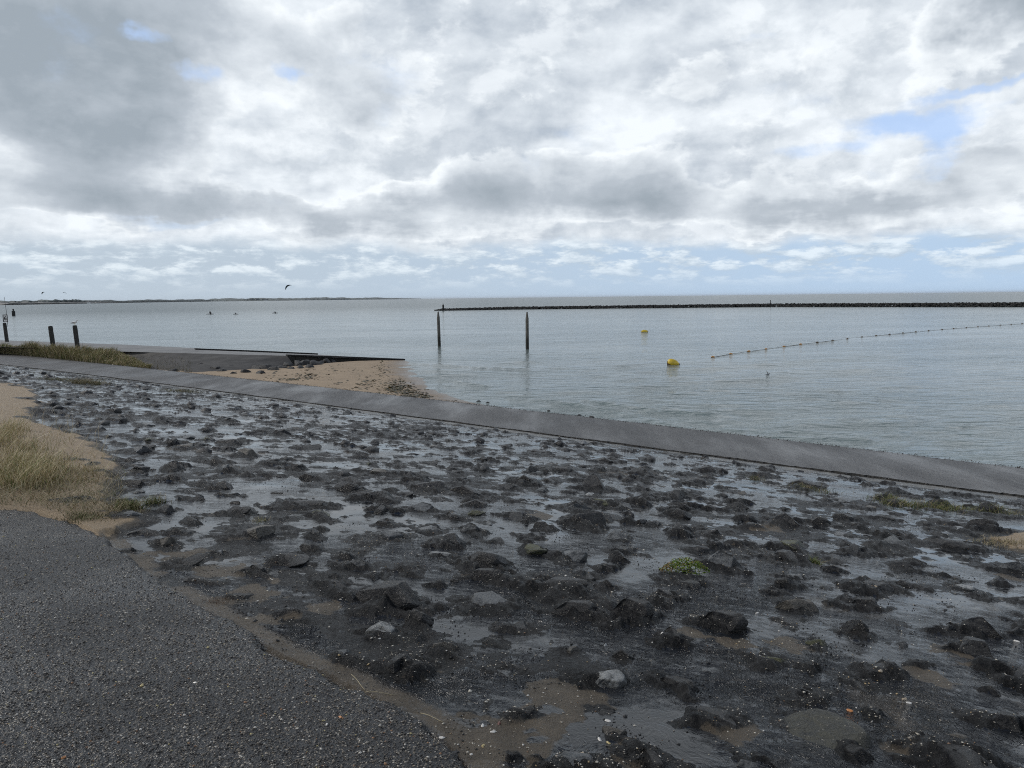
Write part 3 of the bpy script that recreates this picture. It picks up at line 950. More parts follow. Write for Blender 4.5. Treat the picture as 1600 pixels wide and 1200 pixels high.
size_px = [(s[2] / max(math.hypot(s[0], s[1]), 1), i) for i, s in enumerate(stones) if abs(math.degrees(math.atan2(s[0], s[1]))) < 36]
order = [i for _, i in sorted(size_px, reverse=True)]
singles = set(list(range(n_hand)) + [i for i in order if i >= n_hand][:296 - n_hand])
SV, SF, SC, base_i = [], [], [], 0
lowrock = [rock_shape(1, 900 + q, 5, 0.12) for q in range(12)]
for i, s in enumerate(stones):
    x, y, r_, h_, k, asp, an = s
    z = ground_h(x, y)
    hh = max(h_, 0.25 * r_)
    if i in singles:
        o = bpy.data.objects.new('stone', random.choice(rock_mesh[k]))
        COL.objects.link(o)
        o.parent = slope
        dep = r_ * asp if i >= n_hand else r_ * random.uniform(0.6, 0.85)
        zs = max(hh * 0.72, 0.30 * r_)
        o.location = (x, y, z - zs * 0.30)
        o.scale = (r_, dep, zs)
        rz = an if i >= n_hand else random.uniform(-0.35, 0.35)
        o.rotation_euler = (random.uniform(-0.16, 0.16), random.uniform(-0.2, 0.2), rz + (math.pi if random.random() < 0.5 else 0))
    else:
        Vr, Fr = lowrock[i % 12]
        c, sn = math.cos(an), math.sin(an)
        q = Vr * np.array([r_, r_ * asp, max(hh * 0.8, 0.3 * r_)])
        q = np.c_[q[:, 0] * c - q[:, 1] * sn, q[:, 0] * sn + q[:, 1] * c, q[:, 2]] + np.array([x, y, z - 0.035])
        SV.append(q); SF.append(Fr + base_i); base_i += len(Vr)
if SV:
    mesh('small_stones', np.concatenate(SV), np.concatenate(SF), M_COAT, parent=slope, kind='stuff')

# the big flat slab at the lower right, tilted
Vr, Fr = rock_shape(4, 4242, 10, 0.05, flat=0.30)
x, y, z = bf
o = mesh('stone', Vr, Fr, M_SLAB, parent=slope)
o.location = (x + 0.02, y + 0.02, ground_h(x, y) - 0.005)
o.scale = (0.21, 0.22, 0.14)
o.rotation_euler = (0.16, -0.04, -0.55)


# ------------------------------------------------------------------ loose shells, grit and pebbles
def scatter(name, P, sizes, cols, flatten, mat, parent=None, sub=1, kind='stuff', label=None):
    Vr, Fr = ICO[sub]
    if sub == 0:
        pass
    n = len(P)
    jit = 1 + 0.25 * (RNG.rand(n, len(Vr), 1) - 0.5)
    sc = np.c_[sizes, sizes * RNG.uniform(0.55, 1.0, n), sizes * flatten]
    an = RNG.rand(n) * 6.283
    V = Vr[None] * jit * sc[:, None, :]
    c, s_ = np.cos(an)[:, None], np.sin(an)[:, None]
    tilt = RNG.normal(0, 0.25, n)[:, None]
    x, y, z = V[..., 0], V[..., 1], V[..., 2]
    z = z + x * tilt
    V = np.stack([x * c - y * s_, x * s_ + y * c, z], -1) + P[:, None, :]
    Fc = Fr[None] + (np.arange(n) * len(Vr))[:, None, None]
    C = np.repeat(cols, len(Vr), axis=0)
    o = mesh(name, V.reshape(-1, 3), Fc.reshape(-1, 3), mat, attrs={'col': C}, kind=kind, parent=parent)
    return o


OCT = (np.array([(1, 0, 0), (-1, 0, 0), (0, 1, 0), (0, -1, 0), (0, 0, 1), (0, 0, -1)], float),
       np.array([(0, 2, 4), (2, 1, 4), (1, 3, 4), (3, 0, 4), (2, 0, 5), (1, 2, 5), (3, 1, 5), (0, 3, 5)]))
ICO[0] = OCT
vis = (np.abs(np.degrees(np.arctan2(GP[:, 0], GP[:, 1]))) < 37)
area = near ** 2                                   # grid cells grow with the square of the distance
w = vis * (Gd > 0.7) * (A_sdf < -0.02) * np.where(near < 14, 1, 0) * area * np.exp(-near / 3.5) * (0.05 + grit * 1.2 * (1 - film * 0.93)) * (1 - sandz * 0.9)
idx = RNG.choice(len(GP), 9000, p=w / w.sum())
Psh = np.c_[GP[idx], Gz[idx] + 0.001] + RNG.normal(0, 0.003, (9000, 3)) * (1, 1, 0)
pal = np.array([(0.50, 0.47, 0.40), (0.36, 0.33, 0.27), (0.22, 0.20, 0.17), (0.60, 0.58, 0.53), (0.16, 0.10, 0.06), (0.35, 0.26, 0.14)])
ci = RNG.choice(6, 9000, p=(0.24, 0.26, 0.30, 0.08, 0.07, 0.05))
scatter('shell_grit', Psh, np.clip(RNG.lognormal(math.log(0.0042), 0.42, 9000), 0.002, 0.014), pal[ci], 0.45, M_SHELL, slope, 0)
w = vis * (Gd > 0.7) * (A_sdf < 0.0) * np.where(near < 12, 1, 0) * area * np.exp(-near / 3.5) * (0.25 + film + blob_s) * (1 - sandz * 0.8)
w = w * np.clip(fbm(GP, .35, 3, .6, 55) - .05, 0, 1)
idx = RNG.choice(len(GP), 5000, p=w / w.sum())
cb = np.array([(0.014, 0.014, 0.014)]) * RNG.uniform(0.6, 2.2, (5000, 1))
scatter('bitumen_crumbs', np.c_[GP[idx], Gz[idx] + 0.001], np.clip(RNG.lognormal(math.log(0.0038), 0.5, 5000), 0.0015, 0.016), cb, 0.6, M_SHELL, slope, 0)
w = vis * (A_sdf > 0.0) * np.where(near < 8, 1, 0) * area * np.exp(-near / 2.2)
NP_ = 26000
idx = RNG.choice(len(GP), NP_, p=w / w.sum())
pal = np.array([(0.05, 0.048, 0.045), (0.09, 0.084, 0.076), (0.15, 0.13, 0.105), (0.33, 0.30, 0.25), (0.55, 0.52, 0.46), (0.27, 0.15, 0.08), (0.42, 0.36, 0.18)])
ci = RNG.choice(7, NP_, p=(0.28, 0.30, 0.22, 0.125, 0.05, 0.015, 0.01))
scatter('pebble_aggregate', np.c_[GP[idx], GA[idx] + 0.0005] + RNG.normal(0, 0.004, (NP_, 3)) * (1, 1, 0), np.clip(RNG.lognormal(math.log(0.0048), 0.30, NP_), 0.002, 0.010), pal[ci], 0.6, M_SHELL, asph, 0)

# ------------------------------------------------------------------ lower path slab
def ribbon(A, B, z0, z1, name, mat, skirt=0.3, n=240, kind='structure'):
    def res(L, n):
        s = np.r_[0, np.cumsum(np.linalg.norm(np.diff(L, axis=0), axis=1))]
        ss = np.linspace(0, s[-1], n)
        return np.c_[np.interp(ss, s, L[:, 0]), np.interp(ss, s, L[:, 1])]
    # match by parameter along the landward line
    A_ = res(A, n); B_ = res(B, n)
    rows = 12
    V = []
    for i in range(n):
        a, b = A_[i], B_[i]
        dv = (b - a) / np.linalg.norm(b - a)
        V.append((*(a - dv * 0.0), z0 - skirt))
        for k in range(rows + 1):
            f_ = k / rows
            p = a + (b - a) * f_
            wob = 0.012 * math.sin(i * 1.7 + k) if 0 < k < rows else 0
            if k == 0 or k == rows:
                jj = 0.02 * math.sin(i * 2.9) + random.gauss(0, .02) + 0.04 * math.sin(i * .21)
                p = p + dv * jj
            V.append((*p, z0 + (z1 - z0) * f_ + 0.02 * math.sin(math.pi * f_) + wob * 0.25))
        V.append((*b, z1 - skirt))
    m_ = rows + 3
    Fq = [(i * m_ + k, i * m_ + k + 1, (i + 1) * m_ + k + 1, (i + 1) * m_ + k) for i in range(n - 1) for k in range(m_ - 1)]
    o = mesh(name, V, Fq, mat, kind=kind)
    o.data.flip_normals()
    o.data.materials.append(M_EDGE_SHADE)  # skirt faces carry the painted shadow line
    mi = np.array([1 if (q % (m_ - 1)) in (0, m_ - 2) else 0 for q in range(len(Fq))], np.int32)
    o.data.polygons.foreach_set('material_index', mi)
    return o


lower_path = ribbon(LAND, SEA, PATH_Z, PATH_Z - 0.01, 'lower_path', M_PATH, 0.35, 1500)
lower_path.data.polygons.foreach_set('use_smooth', np.zeros(len(lower_path.data.polygons), bool))

# crumbled edges of the path
def along(L, n, spread):
    s_ = np.r_[0, np.cumsum(np.linalg.norm(np.diff(L, axis=0), axis=1))]
    u_ = RNG.uniform(55, s_[-1] - 30, n) if s_[-1] > 90 else RNG.uniform(0, s_[-1], n)
    return np.c_[np.interp(u_, s_, L[:, 0]), np.interp(u_, s_, L[:, 1])] + RNG.normal(0, spread, (n, 2))
cr1, cr2 = along(LAND, 5200, .05), along(SEA, 6500, .07)
crz = np.r_[np.full(len(cr1), PATH_Z - .015), np.full(len(cr2), PATH_Z)]
crp = np.r_[cr1, cr2]
scatter('edge_crumbs', np.c_[crp, crz], np.clip(RNG.lognormal(math.log(.009), .45, len(crp)), .004, .025), np.array([(.05, .048, .045)]) * RNG.uniform(.5, 2.4, (len(crp), 1)), .7, M_SHELL, lower_path, 0)

# ------------------------------------------------------------------ beach
wl_px = [(560, 561), (600, 562), (634, 563), (640, 570), (643, 580), (655, 593), (668, 603), (690, 615), (712, 623), (735, 629), (762, 634), (820, 641)]
WLINE = np.array([onz(a, b, 0.0)[:2] for a, b in wl_px])
bx = np.linspace(-34, 4, 260); by = np.linspace(22, 62, 270)
BX, BY = np.meshgrid(bx, by, indexing='ij')
BP = np.c_[BX.ravel(), BY.ravel()]
# polygon of dry land on the seaward side of the path
land_poly = [tuple(p) for p in WLINE] + [tuple(onz(a, b, 0.3)[:2]) for a, b in [(800, 690), (400, 640), (200, 600), (60, 575)]] + [(-34, 60), (-16, 49)]
bd = poly_sdf(BP, land_poly)
bz = np.where(bd > 0, np.minimum(0.055 * bd + 0.004, 0.27), 0.10 * bd) + 0.012 * fbm(BP, 1.2, 3, 0.5, 5) * np.clip(np.abs(bd) * 2, 0, 1)
pd = line_dist(BP, SEA)
bz = np.where(pd > 0.2, -0.3, bz)
nb = len(by)
i = np.arange(len(bx) - 1)[:, None] * nb + np.arange(nb - 1)[None, :]
Q = np.stack([i, i + nb, i + nb + 1, i + 1], -1).reshape(-1, 4)
wet = np.clip(1.15 - bd / 1.5 + 0.3 * fbm(BP, 1.0, 3, 0.5, 8), 0, 1)
beach = mesh('beach', np.c_[BP, np.maximum(bz, -1.0)], Q, M_SAND, attrs={'mask': np.c_[wet, wet * 0, wet * 0]}, kind='structure')

# ------------------------------------------------------------------ sea
def sea():
    th = theta_array(42, 0.10, 100, 2.0)
    dep = np.linspace(EYE / 11.0, EYE / 150.0, 380)
    rr = np.r_[EYE / dep, np.exp(np.linspace(math.log(156), math.log(45000), 70))]
    P, Q_ = polar(th, rr)
    r_ = np.hypot(P[:, 0], P[:, 1])
    z = np.zeros(len(P))
    rs = np.random.RandomState(5)
    sp = np.gradient(rr); spv = np.repeat(sp, len(th))
    base_dir = math.radians(-62)                       # ripples run roughly toward the slope
    sdw = line_dist(P, SEA)
    shore = np.clip(-sdw / 4.0, 0.25, 1)
    WP = P + np.c_[fbm(P, 3.0, 3, 0.5, 2), fbm(P, 3.0, 3, 0.5, 4)] * 0.45
    amp_mod = 0.55 + 0.5 * fbm(P, 7.0, 3, 0.5, 6)
    for k in range(26):
        lam = 0.38 * 1.13 ** k
        a_ = base_dir + rs.normal(0, 0.45)
        ph = rs.uniform(0, 6.28)
        kx, ky = math.cos(a_) * 6.283 / lam, math.sin(a_) * 6.283 / lam
        amp = 0.0048 * lam ** 0.75
        ok_ = np.clip((lam / spv - 2.5) / 3, 0, 1)
        if lam > 3.0: amp *= (3.0 / lam) ** 0.9
        z += amp * ok_ * np.sin(WP[:, 0] * kx + WP[:, 1] * ky + ph)
    z *= shore * np.clip(amp_mod, 0.15, 1.2)
    # a few larger swash lines running in toward the shore
    for px0, hgt in (([(640, 569), (700, 571), (760, 575), (820, 577)], .022), ([(690, 593), (720, 597), (755, 603)], .022), ([(800, 623), (860, 628), (910, 634), (960, 641), (1030, 645)], .018),
                     ([(920, 626), (980, 636), (1050, 643), (1110, 648)], .020), ([(905, 634), (1000, 650), (1060, 668), (1150, 673)], .012), ([(1205, 684), (1290, 686), (1350, 687)], .014)):
        L = np.array([onz(a, b, 0)[:2] for a, b in px0])
        d_ = np.abs(line_dist(P, L)) + 0.12 * fbm(P, 0.8, 3, 0.5, 9)
        z += hgt * 3.0 * np.exp(-(d_ / 0.24) ** 2)
    V = np.c_[P, z]
    return mesh('sea', V, Q_, M_WATER, kind='structure')


sea_o = sea()
# sea bed under it all
mesh('seabed', [(-46000, -46000, -3), (46000, -46000, -3), (46000, 46000, -3), (-46000, 46000, -3)], [(0, 1, 2, 3)], M_BANK, smooth=False, kind='structure')


# ------------------------------------------------------------------ slipway, bank, walls
def loft(name, A, B, rows, mat, noise=0.0, kind='structure', parent=None, n=60, seed=0):
    def res(L):
        L = np.array(L, float)
        s = np.r_[0, np.cumsum(np.linalg.norm(np.diff(L[:, :2], axis=0), axis=1))]
        ss = np.linspace(0, s[-1], n)
        return np.c_[np.interp(ss, s, L[:, 0]), np.interp(ss, s, L[:, 1]), np.interp(ss, s, L[:, 2])]
    a, b = res(A), res(B)
    f_ = np.linspace(0, 1, rows + 1)
    V = (a[:, None, :] * (1 - f_)[None, :, None] + b[:, None, :] * f_[None, :, None]).reshape(-1, 3)
    if noise:
        V[:, 2] += noise * fbm(V[:, :2], 0.9, 4, 0.6, seed) * np.tile(np.sin(np.pi * np.clip(f_, 0, 1)) ** .5, n)
    m_ = rows + 1
    Fq = np.array([(i * m_ + k, (i + 1) * m_ + k, (i + 1) * m_ + k + 1, i * m_ + k + 1) for i in range(n - 1) for k in range(rows)])
    return mesh(name, V, Fq, mat, kind=kind, parent=parent)


def P3(px, py, z):
    p = onz(px, py, z)
    return (p[0], p[1], z)


top_far = [P3(-300, 527, .98), P3(0, 534, .98), P3(200, 541, .96), P3(300, 546, .92), P3(495, 554, 0.0), P3(520, 555, -.12)]
top_near = [P3(-300, 538, .98), P3(0, 542, .98), P3(190, 549.5, .95), P3(448, 556, .78), P3(635, 562.5, -.02), P3(655, 563, -.12)]
ramp_o = loft('slipway', top_near, top_far, 14, M_CONC, 0.012, n=120, seed=3)
bank_top = [P3(-300, 537.85, .987), P3(0, 541.85, .987), P3(190, 549.35, .957), P3(448, 555.85, .787)]
bank_foot = [P3(-300, 522, .28), P3(0, 552, .28), P3(200, 572.5, .26), P3(300, 584, .22), P3(380, 582, .16), P3(462, 574, .10)]
bank_o = loft('bank', bank_foot, bank_top, 24, M_BANK, 0.05, n=160, seed=9)
loft('ramp_back_face', [P3(-300, 527, .98), P3(0, 534, .98), P3(200, 541, .96), P3(300, 546, .92), P3(520, 555, -.12)],
     [P3(-300, 524, -.3), P3(0, 531, -.3), P3(200, 538, -.3), P3(300, 543, -.3), P3(520, 554, -.4)], 4, M_CONC, 0.0, n=60)


def wall(name, pts_top, h_list, thick, label, nplank=None):
    """low timber-faced wall following the ramp; capping beam and upright boards"""
    t = empty(name, (pts_top[0][0], pts_top[0][1], 0))
    tag(t, label, 'wall', 'low dark walls along the slipway')
    P = np.array(pts_top, float)
    loc = np.array([P[0, 0], P[0, 1], 0])
    s = np.r_[0, np.cumsum(np.linalg.norm(np.diff(P[:, :2], axis=0), axis=1))]
    nb_ = int(s[-1] / 0.5)
    for q in range(nb_):
        s0, s1 = s[-1] * q / nb_, s[-1] * (q + 1) / nb_ - 0.012
        def at(u): return np.array([np.interp(u, s, P[:, c]) for c in range(3)])
        a, b = at(s0), at(s1)
        ha, hb = np.interp(s0, s, h_list), np.interp(s1, s, h_list)
        d = (b - a)[:2]; d /= np.linalg.norm(d) + 1e-9
        nrm = np.array([-d[1], d[0], 0]) * thick * (0.5 + 0.06 * math.sin(q * 2.1))
        V = [a + nrm - [0, 0, .04], a - nrm - [0, 0, .04], b - nrm - [0, 0, .04], b + nrm - [0, 0, .04],
             a + nrm - [0, 0, ha], a - nrm - [0, 0, ha], b - nrm - [0, 0, hb], b + nrm - [0, 0, hb]]
        V = [v - loc for v in V]
        mesh('board', V, [(0, 1, 2, 3), (7, 6, 5, 4), (0, 4, 5, 1), (1, 5, 6, 2), (2, 6, 7, 3), (3, 7, 4, 0)], M_WOODW, parent=t, smooth=False)
    Vc, Fc_ = [], []
    for i_, p in enumerate(P):
        d = (P[min(i_ + 1, len(P) - 1)] - P[max(i_ - 1, 0)])[:2]; d /= np.linalg.norm(d)
        nrm = np.array([-d[1], d[0], 0]) * (thick * 0.5 + 0.03)
        for sg, dz in ((1, 0.03), (-1, 0.03), (-1, -.038), (1, -.038)):
            Vc.append(p + nrm * sg + [0, 0, dz] - loc)
    for i_ in range(len(P) - 1):
        for k in range(4):
            a = i_ * 4 + k; b = i_ * 4 + (k + 1) % 4
            Fc_.append((a, b, b + 4, a + 4))
    Fc_ += [(3, 2, 1, 0), tuple(len(Vc) - 4 + k for k in range(4))]
    mesh('capping_beam', Vc, Fc_, M_WOODW, parent=t, smooth=False)


wall('slipway_wall', [P3(448, 554.5, .83), P3(540, 557.6, .44), P3(632, 561.3, .06)], [.85, .6, .35], .22, 'thick dark wall along the near side of the slipway above the beach')
wall('slipway_wall', [P3(305, 544.8, .98), P3(400, 548.3, .52), P3(496, 552.6, .06)], [.35, .35, .3], .16, 'long thin dark wall along the seaward side of the slipway')

# dark boulders heaped at the foot of the bank
bould = [(270, 582, .26), (292, 578, .3), (316, 576, .42), (334, 580, .3), (348, 582, .26), (362, 577, .36), (378, 574, .42), (392, 573, .46), (404, 578, .38), (418, 578, .36), (428, 580, .3),
         (386, 584, .3), (366, 586, .2), (408, 586, .26), (452, 573, .3), (466, 572, .4), (478, 571, .42), (492, 572, .36), (484, 576, .28), (470, 577, .26), (500, 569, .26), (512, 567, .26), (520, 566, .2),
         (440, 577, .26), (456, 578, .2), (428, 586, .14), (405, 584, .18), (446, 573, .3), (340, 574, .26)]
bm_ = []
for q in range(6):
    Vr, Fr = rock_shape(3, 300 + q, 11, 0.06)
    o = mesh('boulder', Vr, Fr, M_BOULDER, link=False); bm_.append(o.data); bpy.data.objects.remove(o)
for q, (px, py, r_) in enumerate(bould):
    p = onz(px, py, .18)
    o = bpy.data.objects.new('boulder', bm_[q % 6]); COL.objects.link(o); o.parent = bank_o
    r_ *= 1.35
    o.location = (p[0], p[1], .22 + r_ * .15); o.scale = (r_, r_ * random.uniform(.7, 1), r_ * random.uniform(.6, .85))
    o.rotation_euler = (random.uniform(-.3, .3), random.uniform(-.3, .3), random.uniform(0, 6))
for px, py, r_ in ((905, 648, .13), (925, 651, .16), (857, 641, .10), (748, 626, .12), (762, 628, .10)):
    p = onz(px, py, .02)
    o = bpy.data.objects.new('boulder', bm_[0]); COL.objects.link(o); o.parent = beach
    o.location = (p[0], p[1], .0); o.scale = (r_, r_ * .8, r_ * .6); o.rotation_euler = (0, 0, random.uniform(0, 6))

# seaweed wrack on the sand
wr = []
for px, py, rx, ry, n_ in ((615, 600, 30, 12, 240), (628, 607, 34, 8, 200), (640, 614, 28, 7, 180), (485, 592, 22, 6, 110), (455, 597, 20, 3, 60), (596, 575, 14, 14, 80), (575, 598, 16, 10, 60), (520, 580, 60, 12, 60), (440, 590, 60, 14, 50), (666, 617, 10, 3, 30), (690, 623, 30, 4, 25), (540, 603, 40, 8, 30)):
    for _ in range(n_):
        a, b = random.gauss(px, rx * .5), random.gauss(py, ry * .5)
        wr.append((*onz(a, b, .15)[:2],))
wr = np.array(wr); wd = poly_sdf(wr, land_poly)
wr = wr[(wd > 0.1) & (line_dist(wr, SEA) < -0.1)]; wd = poly_sdf(wr, land_poly)
nW = len(wr)
colw = np.array([(0.045, 0.036, 0.012)]) * RNG.uniform(.5, 2.2, (nW, 1)) * np.array([1, 1, 1])
scatter('seaweed', np.c_[wr, np.minimum(0.055 * wd + 0.004, .27) + .01], RNG.uniform(.02, .12, nW), colw, .07, M_SHELL, beach, 1)


# ------------------------------------------------------------------ grass
def blades(name, P, hgt, cols, width=0.004, lean=(0.15, 0.0), spread=0.35, parent=None, kind='stuff', seg=4, origin=(0, 0, 0)):
    n = len(P)
    an = RNG.rand(n) * 6.283
    side = np.c_[np.cos(an), np.sin(an), np.zeros(n)]
    ld = np.c_[lean[0] + RNG.normal(0, spread, n), lean[1] + RNG.normal(0, spread, n)]
    V = np.zeros((n, (seg) * 2 + 1, 3))
    for k in range(seg):
        f_ = k / seg
        c = P + np.c_[ld * (hgt * f_ ** 1.8)[:, None], hgt * f_ * (1 - 0.18 * f_)]
        w_ = (width * (1 - 0.75 * f_)) * side
        V[:, 2 * k] = c - w_; V[:, 2 * k + 1] = c + w_
    V[:, -1] = P + np.c_[ld * hgt[:, None], hgt * 0.82]
    f1 = []
    for k in range(seg - 1):
        a = 2 * k
        f1 += [(a, a + 1, a + 3), (a, a + 3, a + 2)]
    f1 += [(2 * seg - 2, 2 * seg - 1, 2 * seg)]
    f1 = np.array(f1)
    m_ = 2 * seg + 1
    Fc = (f1[None] + (np.arange(n) * m_)[:, None, None]).reshape(-1, 3)
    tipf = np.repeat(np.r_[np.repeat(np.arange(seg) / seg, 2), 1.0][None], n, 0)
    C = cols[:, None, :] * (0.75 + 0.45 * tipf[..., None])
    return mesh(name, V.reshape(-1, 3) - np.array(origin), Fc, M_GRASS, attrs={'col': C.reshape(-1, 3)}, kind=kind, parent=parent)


STRAW = np.array([(0.36, 0.30, 0.185), (0.28, 0.235, 0.135), (0.43, 0.365, 0.24), (0.14, 0.15, 0.05), (0.09, 0.12, 0.035), (0.20, 0.15, 0.075)])


def grass_cols(n, green=0.35):
    p = np.array([(1 - green) * .35, (1 - green) * .3, (1 - green) * .15, green * .55, green * .45, (1 - green) * .2])
    return STRAW[RNG.choice(6, n, p=p / p.sum())] * RNG.uniform(.7, 1.2, (n, 1))


# dry grass on the sandy bank at the left edge of the slope: clumped
cl = []
for _ in range(50):
    px, py = random.uniform(-160, 84), random.uniform(668, 768)
    if px > 30 and py < 700: continue
    cl.append((*onslope(px, py)[:2], random.uniform(.6, 1.0)))
for _ in range(9):
    cl.append((*onslope(random.uniform(80, 150), random.uniform(715, 775))[:2], random.uniform(.2, .4)))
P, Hh = [], []
for x, y, s in cl:
    n_ = int(190 * s)
    a = RNG.normal(0, .12, (n_, 2))
    P.append(np.c_[x + a[:, 0], y + a[:, 1]]); Hh.append(RNG.uniform(.12, .42, n_) * s)
P = np.concatenate(P); Hh = np.concatenate(Hh)
gz = np.array([ground_h(*p) for p in P]) - .01
ok = poly_sdf(P, ASPH) < -.03
tag(blades('dune_grass', np.c_[P, gz][ok], Hh[ok], grass_cols(len(P), .20)[ok] * 1.6, .0030, (.22, -.05), .45), 'dry straw coloured grass growing on the sandy patch', None)
# thin straw litter and short sparse stalks on the sand
cl2 = onslope_many(RNG.uniform(-60, 190, 2600), RNG.uniform(745, 815, 2600))[:, :2]
cl2 = cl2[poly_sdf(cl2, ASPH) < -.02]
gz = np.array([ground_h(*p) for p in cl2]) - .004
n_ = len(cl2)
blades('grass_litter', np.c_[cl2, gz], RNG.uniform(.05, .16, n_), grass_cols(n_, .2), .0022, (.3, 0), 1.2)
for _ in range(1):
    c3 = onslope_many(RNG.uniform(-60, 175, 2600), RNG.uniform(640, 760, 2600))[:, :2]
    c3 = c3[(fbm(c3, .5, 3, .6, 66) > 0.0) & (poly_sdf(c3, SANDP) > .05)]
    gz = np.array([ground_h(*p) for p in c3]) - .004
    blades('sparse_grass', np.c_[c3, gz], RNG.uniform(.04, .2, len(c3)), grass_cols(len(c3), .2) * 1.5, .0024, (.3, 0), .9)
# tall seeding stalks
cl3 = np.array([onslope(random.uniform(-40, 175), random.uniform(655, 760))[:2] for _ in range(90)])
gz = np.array([ground_h(*p) for p in cl3]) - .004
blades('seeding_stalks', np.c_[cl3, gz], RNG.uniform(.3, .55, 90), np.tile((.62, .52, .34), (90, 1)), .0028, (.30, 0), .25, seg=6)

# verge on the seaward side of the lower path
P = []
for _ in range(26000):
    px = random.uniform(-200, 235)
    u = random.random() ** 1.15 * 1.08
    lim = 1.0 if px < 60 else (0.75 if px < 128 else 1.0)
    a = np.array(P3(px, 552 + (px / 200) * 20 + .5, .3)); b = np.array(P3(px, 542 + max(px, 0) / 190 * 7.5, .96))
    q = a + (b - a) * u * lim * (0.95 if px < 180 else max(0.05, 1 - (px - 180) / 55))
    P.append(q)
P = np.array(P)
dens = fbm(P[:, :2], 1.6, 3, .6, 77)
P = P[(dens > -.45) | (RNG.rand(len(P)) < .3)]
Hh = RNG.uniform(.22, .78, len(P)) * np.clip(.85 + .6 * fbm(P[:, :2], 2.5, 2, .5, 78), .35, 1.25) * np.clip((P[:, 0] + 19.5) / -3.0, .45, 1)
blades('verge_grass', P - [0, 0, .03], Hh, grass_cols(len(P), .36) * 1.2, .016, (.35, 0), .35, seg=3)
# sparse dead stalks on the bank slope beyond the verge
P = np.array([np.array(P3(px, 552 + px / 200 * 20, .28)) * (1 - u) + np.array(P3(px, 548.5, .9)) * u for px, u in zip(RNG.uniform(215, 300, 900), RNG.rand(900) ** 2 * .7)])
blades('bank_grass', P, RNG.uniform(.06, .2, 900), grass_cols(900, .2) * .55, .008, (.3, 0), .5, seg=3)


def tuft(name, px, py, rpx, n_, hmin, hmax, green, label, cat, group=None, bright=1.0, width=.004, flatten=.5, dark=1.0):
    x, y, z = onslope(px, py)
    D = math.hypot(x, y)
    R_ = rpx * D / F
    a = RNG.normal(0, .45, (n_, 2)) * R_
    a[:, 1] *= flatten * 2.2 if R_ < .2 else 1.0
    P = np.c_[x + a[:, 0], y + a[:, 1], [ground_h(x + q[0], y + q[1]) - .01 for q in a]]
    t = empty(name, (x, y, z))
    o = blades('blades', P, RNG.uniform(hmin, hmax, n_), grass_cols(n_, green) * dark, width, (.15, 0), .6, kind='stuff', parent=t, origin=(x, y, z))
    tag(t, label, cat, group)
    return o


GG = 'grass tufts beside the lower path'
tuft('grass_tuft', 138, 600, 26, 900, .1, .34, .2, 'tall straw coloured tuft at the left beside the lower path', 'grass', GG, width=.006, dark=.8)
tuft('grass_tuft', 92, 594, 24, 500, .05, .18, .45, 'low olive tuft left of the straw one by the path', 'grass', GG, width=.006, dark=.7)
tuft('grass_tuft', 285, 612, 34, 700, .05, .15, .4, 'long low tuft between the stones and pale strip, below the beach rocks', 'grass', GG, width=.005, dark=.7)
tuft('grass_tuft', 1405, 786, 40, 900, .04, .13, .7, 'largest green tuft in the row at the right below the path', 'grass', GG, width=.003, dark=.9)
tuft('grass_tuft', 1478, 794, 36, 700, .04, .12, .75, 'green tuft just right of the largest one in the row', 'grass', GG, width=.003, dark=.9)
tuft('grass_tuft', 1560, 800, 36, 500, .03, .12, .6, 'rightmost green tuft growing round a dark stone', 'grass', GG, width=.003, dark=.8)
tuft('grass_tuft', 1270, 766, 36, 420, .03, .1, .55, 'thin tuft at the left end of the right hand row', 'grass', GG, width=.003, dark=.7)
tuft('grass_tuft', 1180, 748, 16, 160, .03, .08, .55, 'small faint tuft left of the right hand row, near the path', 'grass', GG, width=.003, dark=.7)
tuft('grass_tuft', 205, 800, 22, 500, .05, .15, .6, 'olive tuft on the wet sand near the asphalt edge', 'grass', width=.003)
tuft('grass_tuft', 130, 815, 36, 700, .02, .06, .55, 'low mat of grass along the top of the asphalt edge', 'grass', width=.003, dark=.8)
tuft('grass_tuft', 240, 785, 14, 200, .04, .12, .6, 'small thin tuft right of the olive one among dark stones', 'grass', width=.003)
tuft('grass_tuft', 1274, 880, 10, 130, .03, .075, .9, 'small spiky green tuft beside a pale shell among wet stones', 'grass', width=.003)
tuft('grass_tuft', 405, 812, 14, 120, .02, .05, .4, 'tiny dry tuft behind the flat brown stone', 'grass', width=.003)
tuft('grass_tuft', 1560, 850, 40, 500, .02, .08, .1, 'brown matted grass on the sand at the right edge', 'grass', width=.003, dark=.8)
tuft('grass_tuft', 320, 688, 10, 60, .03, .06, .4, 'tiny tuft by a puddle in the left part of the slope', 'grass', width=.003)
# rust coloured weed in the sandy gutter
o = tuft('dead_weed', 342, 938, 26, 220, .01, .035, .0, 'rust brown sprawling weed lying in the sandy gutter', 'weed', width=.0016)
ca = o.data.color_attributes['col']
ca.data.foreach_set('color', np.tile((.085, .040, .018, 1), (len(o.data.vertices), 1)).astype(np.float32).ravel())


